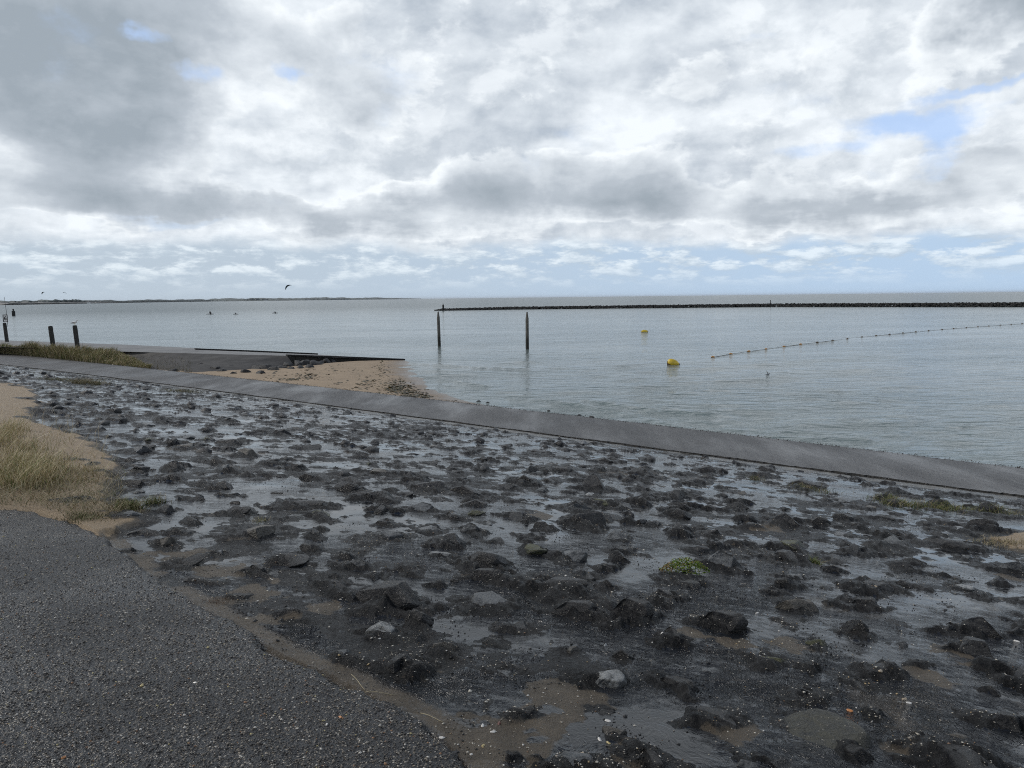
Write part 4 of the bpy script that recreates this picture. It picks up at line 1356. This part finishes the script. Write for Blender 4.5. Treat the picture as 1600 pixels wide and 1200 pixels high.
# leafy green plant growing on a stone
def leafy(px, py):
    x, y, z = onslope(px, py)
    t = empty('green_plant', (x, y, ground_h(x, y)))
    tag(t, 'bright green leafy plant growing in a low mound on a stone', 'plant')
    n_ = 1100
    V, Fc, C = [], [], []
    for k in range(n_):
        a = random.uniform(0, 6.283); rr = math.sqrt(random.random())
        cx, cy = .215 * rr * math.cos(a), .10 * rr * math.sin(a)
        cz = .115 * (1 - rr ** 2) * random.uniform(.4, 1.05) + .012
        q = Euler((random.gauss(-.25, .6), random.gauss(0, .6), random.uniform(0, 6.28))).to_matrix()
        L, W_ = random.uniform(.010, .019), random.uniform(.005, .009)
        b0 = len(V)
        for vx, vy, vz in ((0, 0, 0), (-W_, L * .5, .002), (0, L, 0), (W_, L * .5, .002), (0, L * .5, -.001)):
            v = q @ Vector((vx, vy, vz)); V.append((cx + v.x, cy + v.y, cz + v.z))
        Fc += [(b0, b0 + 4, b0 + 1), (b0 + 1, b0 + 4, b0 + 2), (b0 + 4, b0 + 3, b0 + 2), (b0, b0 + 3, b0 + 4)]
        base = random.choice([(.13, .20, .025), (.10, .17, .02), (.17, .22, .04), (.20, .17, .05)])
        if cx < -.11 and random.random() < .6: base = (.22, .15, .06)
        g = random.uniform(.7, 1.2)
        C += [tuple(c * g for c in base)] * 5
    mesh('leaves', V, Fc, M_GRASS, parent=t, attrs={'col': np.array(C)}, smooth=False, kind='stuff')
    parts = []
    for k in range(36):
        a = random.uniform(0, 6.283); r_ = random.uniform(.05, .15)
        parts.append(tube([(0, 0, 0), (r_ * .5 * math.cos(a), r_ * .3 * math.sin(a), .03), (r_ * math.cos(a), r_ * .5 * math.sin(a), .02 + random.random() * .03)], [.0016, .0013, .0008], 5))
    Vv, Ff = joinvf(parts)
    mesh('stems', Vv, Ff, M_GRASS, parent=t, attrs={'col': np.tile((.09, .10, .03), (len(Vv), 1))}, kind='stuff')


leafy(1069, 893)


# ------------------------------------------------------------------ posts
def log_shape(h, r0, r1, taper=0.0, lean=(0, 0), seed=0, n=18, rows=24, sunk=0.6):
    rs = np.random.RandomState(seed)
    V = []
    ph = rs.rand(4) * 6.28
    for i in range(rows + 1):
        f_ = i / rows
        z = -sunk + (h + sunk) * f_
        r_ = r0 + (r1 - r0) * f_
        if taper and z > h * (1 - taper):
            r_ *= 1 - 0.55 * ((z - h * (1 - taper)) / (h * taper)) ** 0.8
        if not taper and f_ > .97: r_ *= .9
        for k in range(n):
            a = 2 * math.pi * k / n
            rr = r_ * (1 + .05 * math.sin(3 * a + ph[0]) + .03 * math.sin(7 * a + ph[1] + f_) + .02 * rs.normal())
            V.append((rr * math.cos(a) + lean[0] * z, rr * math.sin(a) + lean[1] * z, z))
    Fc = [(i * n + k, i * n + (k + 1) % n, (i + 1) * n + (k + 1) % n, (i + 1) * n + k) for i in range(rows) for k in range(n)]
    V.append((lean[0] * h, lean[1] * h, h + .01)); t = len(V) - 1
    Fc += [(rows * n + k, rows * n + (k + 1) % n, t) for k in range(n)]
    return V, Fc


def mat_pole():
    m_, N, b, pos = new_mat('tidal_pole_wood')
    oc = N.n('ShaderNodeTexCoord').outputs['Object']
    z = N.sep(oc)[2]
    n1 = N.noise(N.mapping(oc, sc=(1, 1, .12)), 22, 5, .65)
    n2 = N.noise(oc, 5, 5, .6)
    dry = N.mix(N.rng(n1, .35, .7), (.045, .042, .036), (.15, .14, .12))
    weed = N.mix(N.rng(n2, .35, .7), (.008, .008, .006), (.022, .022, .013))
    lvl = N.rng(N.m('ADD', z, N.m('MULTIPLY', n2, .6)), 1.0, 1.7)
    N.put(b.inputs['Base Color'], N.mix(lvl, weed, dry))
    b.inputs['Roughness'].default_value = .65
    N.put(b.inputs['Normal'], N.bump(n1, .8, .02))
    return m_


M_POLE = mat_pole()
for px, py, ytop, lab, lean, sd in ((686.5, 541, 487, 'leaning tapered wooden pole standing in the water, left of the two', (-.012, 0), 4),
                                    (824, 545.5, 487.5, 'upright tapered wooden pole standing in the water, right of the two', (.0, 0), 8)):
    p = onz(px, py, 0); D = p[1]
    hgt = (py - ytop) / F * D
    V, Fc = log_shape(hgt, .15, .125, .16, lean, sd, sunk=1.2)
    o = mesh('wooden_pole', V, Fc, M_POLE); o.location = (p[0], p[1], 0)
    tag(o, lab, 'pole', 'wooden poles in the water')

posts = []
for px, py, ytop, lab, lean, z0, rad in ((11, 534, 504.5, 'dark wooden post carrying the number sign at the left edge', (-.045, 0), .9, .15),
                                         (83.5, 544, 509.5, 'plain dark wooden post rising from the grass, middle of the three', (-.06, 0), .85, .165),
                                         (121.5, 546, 508.5, 'dark wooden post with the seagull on top', (-.05, 0), .85, .165)):
    p = onz(px, py, z0); D = p[1]
    hgt = (py - ytop) / F * D
    e_ = empty('wooden_post', (p[0], p[1], z0))
    V, Fc = log_shape(hgt, rad, rad * .93, 0, lean, int(px), sunk=.5)
    mesh('post_shaft', V, Fc, M_POST, parent=e_)
    tag(e_, lab, 'post', 'dark posts behind the grass')
    posts.append((e_, p, hgt, D, lean))

# number sign on the first post
e_, p, hgt, D, lean = posts[0]
pxm = D / F
tx = lean[0] * hgt + .28
V, Fc = tube([(tx + .10, -.16, hgt - .35), (tx + .09, -.16, hgt + 1.0), (tx + .02, -.16, hgt + 40 * pxm)], [.016, .016, .012], 8)
mesh('sign_pole', V, Fc, M_POST, parent=e_)
bw, bh = 6.8 * pxm, 11.0 * pxm
bc = Vector((tx - .02, -.20, hgt + 1.5 * pxm + bh / 2))
V, Fc = box_vf(-bw / 2, bw / 2, -.012, .012, -bh / 2, bh / 2)
board = mesh('sign_board', V, Fc, M_WHITE, parent=e_, smooth=False); board.location = bc
fr = .035
parts = [box_vf(-bw / 2 - .02, bw / 2 + .02, -.03, -.0121, bh / 2 - fr, bh / 2 + .02), box_vf(-bw / 2 - .02, bw / 2 + .02, -.03, -.0121, -bh / 2 - .02, -bh / 2 + fr),
         box_vf(-bw / 2 - .02, -bw / 2 + fr, -.03, -.0121, -bh / 2 + fr, bh / 2 - fr), box_vf(bw / 2 - fr, bw / 2 + .02, -.03, -.0121, -bh / 2 + fr, bh / 2 - fr)]
V, Fc = joinvf(parts)
mesh('sign_border', V, Fc, M_BLACK, parent=board, smooth=False)
fc = bpy.data.curves.new('digit', 'FONT'); fc.body = '6'; fc.align_x = 'CENTER'; fc.align_y = 'CENTER'; fc.size = bh * .78; fc.extrude = .006; fc.offset = .006
fc.materials.append(M_BLACK)
dg0 = bpy.data.objects.new('digit_curve', fc); dme = bpy.data.meshes.new_from_object(dg0); bpy.data.objects.remove(dg0)
dg = bpy.data.objects.new('digit', dme); COL.objects.link(dg); dg.parent = board; dg.location = (0, -.022, .0); dg.rotation_euler = (math.pi / 2, 0, 0)


def ellipsoid_chain(pts_, n=12):
    return tube([p[:3] for p in pts_], [p[3] for p in pts_], n)


M_GULLW = simple('white_feathers', (.75, .75, .74), .7, .05, 20)
M_GULLG = simple('grey_feathers', (.22, .23, .25), .7, .15, 20)
M_BEAK = simple('yellow_bill', (.45, .28, .04), .5, .05, 20)
e_, p, hgt, D, lean = posts[2]
g = empty('seagull', (p[0] + lean[0] * hgt, p[1], .85 + hgt + .01))
g.scale = (1.25, 1.25, 1.25)
tag(g, 'seagull with white breast standing on the rightmost dark post', 'bird')
V, Fc = ellipsoid_chain([(-.24, 0, .13, .010), (-.18, 0, .135, .028), (-.08, 0, .155, .058), (.03, 0, .175, .070), (.10, 0, .20, .058), (.135, 0, .25, .038), (.15, 0, .285, .034), (.175, 0, .305, .036), (.205, 0, .305, .026), (.222, 0, .302, .008)], 14)
mesh('body', V, Fc, M_GULLW, parent=g)
for s in (-1, 1):
    V, Fc = ellipsoid_chain([(.10, s * .045, .20, (.012, .03)), (.02, s * .066, .195, (.014, .055)), (-.10, s * .055, .165, (.012, .045)), (-.22, s * .03, .14, (.008, .022)), (-.34, s * .012, .125, (.004, .008))], 10)
    mesh('wing', V, Fc, M_GULLG, parent=g)
    V, Fc = tube([(.02, s * .03, .13), (.015, s * .03, .06), (.02, s * .03, .006), (.06, s * .035, .003)], [.007, .005, .005, .003], 6)
    mesh('leg', V, Fc, M_BEAK, parent=g)
V, Fc = tube([(.215, 0, .303), (.245, 0, .299), (.268, 0, .29)], [.010, .008, .002], 8)
mesh('beak', V, Fc, M_BEAK, parent=g)

# small bird just above the water with wings raised
p = onz(1199, 586.5, 0)
g = empty('tern', (p[0], p[1], .0)); tag(g, 'small grey bird with raised wings touching down on the water', 'bird')
V, Fc = ellipsoid_chain([(-.15, 0, .035, .006), (-.09, 0, .04, .025), (0, 0, .055, .038), (.07, 0, .07, .030), (.11, 0, .09, .022), (.135, 0, .09, .014), (.155, 0, .085, .003)], 10)
mesh('body', V, Fc, M_GULLG, parent=g)
for s in (-1, 1):
    V, Fc = ellipsoid_chain([(.03, s * .02, .07, (.006, .035)), (.0, s * .05, .14, (.005, .045)), (-.03, s * .055, .20, (.004, .03)), (-.06, s * .05, .27, (.002, .006))], 8)
    mesh('wing', V, Fc, M_GULLG, parent=g)


# ------------------------------------------------------------------ buoys and the float line
def buoy(px, py, wpx, hpx, nm, label, tilt, rz, nose):
    p = onz(px, py, 0); D = p[1]; w_ = wpx * D / F; r_ = hpx * D / F * .60
    t = empty('buoy', (p[0], p[1], r_ * .35), rz); t.rotation_euler = (0, tilt, rz)
    tag(t, label, 'buoy', 'yellow buoys in the water')
    pr = [(-.50, .25), (-.47, .55), (-.38, .86), (-.22, 1.0), (-.02, .98), (.18, .84), (.34, .58), (.43, .36), (.47, .22)] if nose else \
         [(-.46, .18), (-.42, .5), (-.32, .8), (-.15, .98), (.0, 1), (.15, .98), (.32, .8), (.42, .5), (.46, .18)]
    V, Fc = tube([(a * w_, 0, 0) for a, _ in pr], [r_ * b for _, b in pr], 22)
    mesh('float_body', V, Fc, M_YELLOW, parent=t)
    V, Fc = tube([(.465 * w_, 0, 0), (.50 * w_, 0, -.01), (.54 * w_, 0, -.02)], [r_ * .24, r_ * .26, r_ * .14], 12)
    mesh('nose_cap', V, Fc, M_BLACK if nose else M_RUST, parent=t)
    V, Fc = tube([(-.53 * w_, 0, 0), (-.505 * w_, 0, 0)], [r_ * .14, r_ * .24], 12)
    mesh('tail_cap', V, Fc, M_RUST, parent=t)
    V, Fc = tube([(a * w_, 0, -r_ * .16) for a, _ in pr], [(r_ * b * .985, r_ * b * .93) for _, b in pr], 22)
    mesh('slime_band', V, Fc, M_RUST, parent=t)


buoy(1052, 569.5, 19, 10.5, 'a', 'large yellow pear shaped buoy with a dark nose, nearest on the water', .20, .0, True)
buoy(1007, 519, 11, 4.4, 'b', 'small yellow elongated buoy farther out behind the large one', 0, .0, False)

A = onz(1062, 569, 0); LA = onz(1114, 558.3, 0); LB = onz(1594, 506, 0)
n_f = 23
ctrl = [(1114, 558.3), (1142, 553.4), (1170, 549.2), (1197, 545.8), (1225, 541.8), (1251, 538.2), (1277, 535.2), (1301, 532.2), (1324, 529.6), (1347, 527), (1369, 524.7), (1390, 522.6), (1411, 520.6),
        (1431, 518.8), (1451, 517), (1472, 515.2), (1490, 513.6), (1510, 512.2), (1528, 510.8), (1545, 509.6), (1563, 508.4), (1580, 507.2), (1597, 506), (1614, 504.9), (1631, 503.8)]
fl = None
rope = [tuple(A[:2]) + (-.35,)]
for k, (px, py) in enumerate(ctrl):
    p = onz(px, py, 0)
    rope.append((p[0], p[1], .005))
    pass
    if fl is None:
        V, Fc = tube([(-.15, 0, 0), (-.135, 0, 0), (-.07, 0, 0), (0, 0, 0), (.07, 0, 0), (.135, 0, 0), (.15, 0, 0)], [.015, .04, .07, .078, .07, .04, .015], 12)
        fl = mesh('rope_float', V, Fc, M_ORANGE); o = fl
        tag(o, 'first orange float on the rope next to the large yellow buoy', 'float', 'floats strung on the rope line')
    else:
        o = fl.copy(); COL.objects.link(o)
        ordw = ('first second third fourth fifth sixth seventh eighth ninth tenth eleventh twelfth thirteenth fourteenth fifteenth sixteenth seventeenth eighteenth '
                'nineteenth twentieth twenty-first twenty-second twenty-third twenty-fourth twenty-fifth').split()[k]
        o['label'] = ('small orange float, %s along the rope from the large yellow buoy' if k < 6 else 'small dull float, %s along the rope from the large yellow buoy') % ordw
        if k == 6:
            far_me = fl.data.copy(); far_me.materials[0] = M_DULL
        if k >= 6: o.data = far_me
    o.location = (p[0], p[1], .018); o.rotation_euler = (0, random.uniform(-.1, .1), .55 + random.uniform(-.2, .2))
rp = []
for a, b in zip(rope[:-1], rope[1:]):
    for k in range(4):
        f_ = k / 4
        rp.append((a[0] + (b[0] - a[0]) * f_, a[1] + (b[1] - a[1]) * f_, a[2] + (b[2] - a[2]) * f_ + (.012 if k == 0 else .003)))
V, Fc = tube(rp, [.012] * len(rp), 6)
o = mesh('float_rope', V, Fc, M_ROPE); tag(o, 'thin rope with floats curving over the water to the right', 'rope')

# ------------------------------------------------------------------ breakwater
bw_px = [(680, 485.6), (740, 484.6), (800, 483.6), (1000, 481.5), (1200, 479.6), (1400, 479.6), (1600, 479.6), (1750, 479.6)]
BW = np.array([onz(a, b, 0)[:2] for a, b in bw_px])
tB = empty('breakwater', (BW[0][0], BW[0][1], 0)); tag(tB, 'long low breakwater of dark stones crossing the water', 'breakwater')
s = np.r_[0, np.cumsum(np.linalg.norm(np.diff(BW, axis=0), axis=1))]
nS = 7500
u = RNG.uniform(0, s[-1], nS)
off = RNG.uniform(-2.2, 2.6, nS)
cx_, cy_ = np.interp(u, s, BW[:, 0]), np.interp(u, s, BW[:, 1])
D_ = np.hypot(cx_, cy_)
dirn = np.gradient(BW, axis=0)
fx = cx_ + off * cx_ / D_ * 1.0 + 1.6 * cx_ / D_; fy = cy_ + off * cy_ / D_ + 1.6 * cy_ / D_
endt = np.clip(.55 + u / 6, .5, 1)
hmax = np.interp(u, [0, 30, s[-1]], [.8, 1.1, 1.45]) * endt
prof = np.clip(1 - np.abs(off) / 2.7, 0, 1)
zz = hmax * np.minimum(prof * 1.5, 1) * RNG.uniform(.72, 1.0, nS) ** .7 - .25
szs = RNG.uniform(.22, .55, nS)
loc0 = np.array([BW[0][0], BW[0][1], 0])
base_r = [rock_shape(1, 500 + q, 6, .05) for q in range(10)]
SV, SF, b0 = [], [], 0
for k in range(nS):
    Vr, Fr = base_r[k % 10]
    q = Vr * szs[k] * np.array([1, .8, .7]); an = RNG.rand() * 6.28; c, sn = math.cos(an), math.sin(an)
    SV.append(np.c_[q[:, 0] * c - q[:, 1] * sn, q[:, 0] * sn + q[:, 1] * c, q[:, 2]] + [fx[k], fy[k], zz[k]] - loc0)
    SF.append(Fr + b0); b0 += len(Vr)
M_BWS = simple('black_weedy_stone', (.014, .014, .012), .8, .5, .8, local=True)
mesh('piled_stones', np.concatenate(SV), np.concatenate(SF), M_BWS, parent=tB, smooth=False, kind='stuff')


def pile(name, px, py, wpx, hpx, label, z0=0.0, cat='post', neck=True):
    p = onz(px, py, z0); D = p[1]; w_ = wpx * D / F / 2; h_ = hpx * D / F
    pr = [(0, 1), (.62, 1), (.70, .92), (.74, .42), (.80, .38), (.86, .52), (.94, .45), (1, .2)] if neck else [(0, 1), (.9, .9), (1, .5)]
    V, Fc = tube([(0, 0, -.8)] + [(0, 0, h_ * a) for a, _ in pr], [w_] + [w_ * b for _, b in pr], 12)
    o = mesh(name, V, Fc, M_WOODW); o.location = (p[0], p[1], z0)
    tag(o, label, cat)
    return o


pile('mooring_pile', 21.5, 493.6, 4.6, 11.0, 'thick dark pile with a narrow top far out beyond the number sign')
pile('marker_post', 692.5, 482.0, 2.8, 7.5, 'short dark marker post at the left end of the breakwater', .9)
pile('marker_stake', 1204, 473.8, 1.2, 5.0, 'thin stake standing on the middle of the breakwater', 1.3, 'stake', False)


# ------------------------------------------------------------------ people on boards and their kites
def skin_person(name, joints, edges, label):
    me = bpy.data.meshes.new(name)
    me.from_pydata([j[:3] for j in joints], edges, [])
    o = bpy.data.objects.new(name, me); COL.objects.link(o)
    sk = o.modifiers.new('skin', 'SKIN')
    for i_, j in enumerate(joints):
        v = me.skin_vertices[0].data[i_]; v.radius = (j[3] * 1.45, j[3] * 1.45); v.use_root = (i_ == 0)
    ss = o.modifiers.new('sub', 'SUBSURF'); ss.levels = 1; ss.render_levels = 1
    me.materials.append(M_WETSUIT)
    tag(o, label, 'person', 'surfers sitting out on the water')
    return o


M_WETSUIT = simple('black_wetsuit', (.012, .013, .016), .5, .2, 8)
M_BOARD = simple('white_board', (.6, .6, .58), .35, .05, 4)
J = [(0, 0, .22, .15), (0, 0, .42, .14), (.02, 0, .62, .16), (.04, 0, .78, .07), (.06, 0, .93, .10),
     (.25, -.14, .18, .08), (.42, -.17, -.15, .06), (.25, .14, .18, .08), (.42, .17, -.15, .06),
     (.08, -.22, .70, .06), (.22, -.27, .45, .045), (.38, -.18, .35, .035), (.08, .22, .70, .06), (.22, .27, .45, .045), (.38, .18, .35, .035)]
Ed = [(0, 1), (1, 2), (2, 3), (3, 4), (0, 5), (5, 6), (0, 7), (7, 8), (2, 9), (9, 10), (10, 11), (2, 12), (12, 13), (13, 14)]
for px, py, sc, rz, wl, lab, blab in ((328, 491.2, 1.0, .3, 2.6, 'person in black sitting upright on a white board, leftmost on the water', 'white surfboard under the leftmost person'),
                                      (368.5, 491.6, .6, 2.8, 1.8, 'person low in the water between two others', 'board under the middle person'),
                                      (429.5, 489.6, .7, .4, 2.0, 'person low in the water, rightmost of the three', 'board under the rightmost person')):
    p = onz(px, py, 0)
    V, Fc = tube([(-wl * .5, 0, .03), (-wl * .42, 0, .04), (-wl * .2, 0, .05), (wl * .1, 0, .05), (wl * .36, 0, .07), (wl * .5, 0, .16)], [(.05, .02), (.18, .04), (.28, .05), (.29, .05), (.2, .04), (.03, .01)], 12)
    b_ = mesh('surfboard', V, Fc, M_BOARD); b_.location = (p[0], p[1], .03); b_.rotation_euler = (0, 0, rz * .3)
    tag(b_, blab, 'surfboard', 'boards under the surfers')
    q_ = skin_person('person', J, Ed, lab)
    q_.location = (p[0], p[1], -.05 - (1 - sc) * .1); q_.scale = (sc * 1.3, sc * 1.3, sc * 1.3); q_.rotation_euler = (0, 0, rz)

M_KITE = simple('dark_kite_cloth', (.045, .075, .085), .6, .3, .5)


def kite(px, py, wpx, rot, D, label, flip=1, arc=1.9):
    d = ray(px, py); d = d / d[1]
    p = np.array([0, 0, EYE]) + d * D
    span = wpx * D / F
    R_ = span / 2 / math.sin(arc / 2)
    t = empty('kite', tuple(p)); tag(t, label, 'kite', 'kites above the far water')
    n, V, Fc = 24, [], []
    for i_ in range(n + 1):
        a = -arc / 2 + arc * i_ / n
        ch = span * .20 * math.cos(a / arc * 2.6) + .08
        c, s_ = math.sin(a) * R_, (math.cos(a) - math.cos(arc / 2)) * R_
        for k in range(7):
            f_ = k / 6 - .5
            bulge = .12 * ch * (1 - 4 * f_ * f_)
            V.append((c * (1 + bulge / R_), f_ * ch * 1.6, s_ + math.cos(a) * bulge - f_ * ch * .55))
    Fc = [(i_ * 7 + k, i_ * 7 + k + 1, (i_ + 1) * 7 + k + 1, (i_ + 1) * 7 + k) for i_ in range(n) for k in range(6)]
    o = mesh('canopy', V, Fc, M_KITE, parent=t)
    le = [(math.sin(-arc / 2 + arc * i_ / n) * R_, -.5 * (span * .20 * math.cos((-arc / 2 + arc * i_ / n) / arc * 2.6) + .08) * 1.6,
           (math.cos(-arc / 2 + arc * i_ / n) - math.cos(arc / 2)) * R_ + .5 * (span * .20 * math.cos((-arc / 2 + arc * i_ / n) / arc * 2.6) + .08) * .55) for i_ in range(n + 1)]
    V, Fc = tube(le, [span * .03 * (1 - .6 * abs(i_ / n - .5) * 2) for i_ in range(n + 1)], 8)
    mesh('leading_edge', V, Fc, M_KITE, parent=t)
    t.rotation_euler = (0, rot, 0)


kite(451, 449.5, 11.5, -.62, 560, 'largest dark kite flying low over the middle of the bay', arc=2.0)
kite(68, 458.5, 6.0, -.55, 900, 'small distant kite at the left, nearer the picture edge', arc=2.2)
kite(101, 458.5, 5.5, .45, 900, 'small distant kite at the left, second from the edge', arc=2.2)


# ------------------------------------------------------------------ far shore
def M_far(name, c):
    return simple(name, c, .9, .25, .004, local=False)


M_LAND = M_far('far_dune_land', (.10, .115, .10))
M_LANDS = simple('far_shore_sand', (.19, .18, .16), .9, .4, .01, local=False)
M_WOOD = simple('far_woodland', (.055, .075, .070), .95, .3, .01, local=False)


def land_strip(name, pts_px, depth, mat, kind='structure', rough=.3, n=400):
    """pts: px, distance, height (m). a solid ridge with a sloping front and back"""
    px_ = np.array([p[0] for p in pts_px], float); Ds = np.array([p[1] for p in pts_px], float); Hs = np.array([p[2] for p in pts_px], float)
    q = np.linspace(px_[0], px_[-1], n)
    D = np.interp(q, px_, Ds); Hh_ = np.interp(q, px_, Hs)
    Hh_ = Hh_ * (1 + rough * fbm(np.c_[q / 14, q * 0], 1, 4, .6, 12))
    V = []
    for a, d_, h_ in zip(q, D, Hh_):
        x = (a - 800) / F * d_
        V += [(x, d_, -1), (x, d_ + depth * .12, max(h_ * .45, .2)), (x * (1 + depth * .4 / d_), d_ + depth * .4, h_), (x * (1 + depth / d_), d_ + depth, -1)]
    Fq = [(i_ * 4 + k, (i_ + 1) * 4 + k, (i_ + 1) * 4 + k + 1, i_ * 4 + k + 1) for i_ in range(n - 1) for k in range(3)]
    return mesh(name, V, Fq, mat, kind=kind)


land_strip('far_shore', [(-500, 1500, 6), (0, 1900, 8), (100, 2600, 7), (190, 3600, 5), (200, 4200, 1)], 500, M_LANDS, n=300)
land_strip('far_dunes', [(-500, 2400, 15), (0, 2700, 14), (90, 3000, 17), (200, 4200, 15), (330, 6200, 22), (400, 6500, 24), (520, 7200, 25), (600, 8600, 20), (660, 10000, 6)], 700, M_LAND, n=500)


def woods(name, lst, mat):
    """far woodland: many small crowns fused into one mass"""
    SV, SF, b0 = [], [], 0
    cr = [rock_shape(2, 700 + q, 3, .22) for q in range(5)]
    for px0, px1, D, hh, n_ in lst:
        for _ in range(n_):
            a = random.uniform(px0, px1); f_ = (a - px0) / (px1 - px0)
            env = .45 + .55 * math.sin(math.pi * f_) ** .5
            h_ = hh * env * random.uniform(.55, 1.05)
            Vr, Fr = cr[random.randrange(5)]
            x = (a - 800) / F * D + random.uniform(-5, 5)
            q = Vr * np.array([h_ * .75, h_ * .75, h_ * .55]) + np.array([x, D + random.uniform(0, 200), h_ * .5 + 7])
            SV.append(q); SF.append(Fr + b0); b0 += len(Vr)
    o = mesh(name, np.concatenate(SV), np.concatenate(SF), mat, kind='stuff')
    return o


woods('far_woods', [(28, 42, 2700, 8, 20), (80, 96, 2900, 12, 40), (5, 15, 2600, 6, 10), (40, 60, 2800, 5, 20), (240, 275, 5600, 12, 24), (385, 400, 6300, 20, 26), (405, 416, 6300, 14, 12), (300, 350, 6000, 9, 30),
                    (430, 560, 6900, 9, 60), (505, 512, 6900, 18, 6), (200, 240, 4600, 8, 20)], M_WOOD)

M_HOUSE = simple('white_render', (.55, .56, .55), .8, .05, .1)
M_ROOF = simple('dark_roof', (.07, .06, .06), .8, .1, .1)
M_GLASS = simple('dark_window', (.03, .035, .04), .2, .05, .1)
for px, D, w_, h_, lab in ((150, 2950, 9, 5.0, 'white farm building on the far shore, nearest the left'), (421, 6050, 24, 6, 'small white building on the far shore below the trees'), (487, 6600, 22, 6, 'white building on the far shore right of the others')):
    x = (px - 800) / F * D
    t = empty('far_building', (x, D - 30, 4.0)); tag(t, lab, 'building', 'white buildings on the far shore')
    V, Fc = box_vf(-w_ / 2, w_ / 2, 0, 10, -4, h_ * .62); mesh('wall', V, Fc, M_HOUSE, parent=t, smooth=False)
    V = [(-w_ / 2 - .4, -.5, h_ * .62), (w_ / 2 + .4, -.5, h_ * .62), (w_ / 2 + .4, 10.5, h_ * .62), (-w_ / 2 - .4, 10.5, h_ * .62), (-w_ / 2 - .4, 5, h_), (w_ / 2 + .4, 5, h_)]
    mesh('roof', V, [(0, 1, 5, 4), (2, 3, 4, 5), (0, 4, 3), (1, 2, 5), (0, 3, 2, 1)], M_ROOF, parent=t, smooth=False)
    for k in (-1, 0, 1):
        V, Fc = box_vf(k * w_ * .28 - .5, k * w_ * .28 + .5, -.1, .3, .8, 2.0); mesh('window', V, Fc, M_GLASS, parent=t, smooth=False)

# ------------------------------------------------------------------ thin sea haze
hz = bpy.data.materials.new('sea_air'); hz.use_nodes = True
hz.node_tree.nodes.clear()
Nh = NT(hz.node_tree)
pv = Nh.n('ShaderNodeVolumePrincipled'); pv.inputs['Color'].default_value = (.86, .92, 1, 1); pv.inputs['Density'].default_value = 2.0e-5; pv.inputs['Anisotropy'].default_value = 0.2
oh = Nh.n('ShaderNodeOutputMaterial'); hz.node_tree.links.new(pv.outputs[0], oh.inputs['Volume'])
V, Fc = box_vf(-46500, 46500, -46400, 46600, -4, 46)
mesh('haze', V, Fc, hz, smooth=False, kind='stuff')

# ------------------------------------------------------------------ single pebbles, shells and straws one can pick out
Vr, Fr = rock_shape(2, 77, 4, .05)
peb = {}
for nm_, c_ in (('orange', (.46, .20, .07)), ('white', (.62, .60, .55)), ('yellow', (.45, .36, .16)), ('tan', (.36, .29, .20)), ('grey', (.20, .21, .21)), ('red', (.12, .05, .035))):
    o = mesh('pebble', Vr, Fr, simple(nm_ + '_pebble', c_, .4, .15, 3), link=False); peb[nm_] = o.data; bpy.data.objects.remove(o)
for px, py, w_, c_ in ((1328, 1111, 10, 'orange'), (770, 1142, 10, 'white'), (754, 1132, 9, 'white'), (755, 1163, 9, 'yellow'), (780, 1129, 10, 'red'), (633, 1117, 12, 'white'), (1035, 1002, 10, 'white'),
                       (937, 1156, 10, 'white'), (951, 1161, 9, 'yellow'), (1413, 1094, 9, 'tan'), (1420, 1100, 8, 'white'), (222, 1078, 8, 'yellow'), (950, 1127, 11, 'white'), (690, 1150, 10, 'white'), (946, 1008, 8, 'grey'),
                       (428, 1011, 6, 'white'), (593, 998, 6, 'white'), (1075, 1065, 8, 'white'), (1040, 1065, 7, 'tan'), (912, 1185, 9, 'tan'), (1375, 1061, 9, 'tan'), (1548, 1082, 9, 'tan'), (305, 1073, 7, 'white'), (532, 1127, 9, 'orange'),
                       (511, 1140, 7, 'white'), (100, 1192, 8, 'orange'), (1589, 1004, 8, 'white'), (1367, 926, 7, 'tan'), (1183, 958, 7, 'white')):
    x, y, z = onslope(px, py)
    onA = float(poly_sdf(np.array([[x, y]]), ASPH)[0]) > 0
    r_ = w_ * math.hypot(x, y) / F / 2
    o = bpy.data.objects.new('pebble', peb[c_]); COL.objects.link(o); o.parent = asph if onA else slope
    i = min(int(np.searchsorted(RR, math.hypot(x, y))), NR_ - 1); j = min(int(np.searchsorted(TH, math.atan2(x, y))), NT_ - 1)
    o.location = (x, y, (float(GA[i * NT_ + j]) if onA else ground_h(x, y)) + r_ * .2); o.scale = (r_, r_ * .75, r_ * .5); o.rotation_euler = (0, random.uniform(-.2, .2), random.uniform(0, 6))
for a_, b_, lab in (((549, 1052), (571, 1076), 'pale dry straw lying across the sandy gutter, upper of three'), ((570, 1078), (618, 1083), 'pale dry straw lying almost level in the gutter, middle of three'),
                    ((657, 1112), (694, 1126), 'straw with a small seed head in the gutter, lowest of three')):
    A_, B_ = np.array(onslope(*a_)), np.array(onslope(*b_))
    m_ = (A_ + B_) / 2
    pts_ = []
    for f_ in np.linspace(0, 1, 7):
        q = A_ + (B_ - A_) * f_
        q[2] = ground_h(q[0], q[1]) + .006 + .004 * math.sin(f_ * 5)
        pts_.append(q - m_)
    V, Fc = tube(pts_, [.0016] * 6 + [.0008], 6)
    o = mesh('straw', V, Fc, simple('dry_straw', (.34, .29, .18), .6, .2, 20)); o.location = tuple(m_); tag(o, lab, 'straw', 'loose straws by the asphalt edge')

print('done', len(bpy.data.objects), sum(len(o.data.polygons) for o in bpy.data.objects if o.type == 'MESH'))
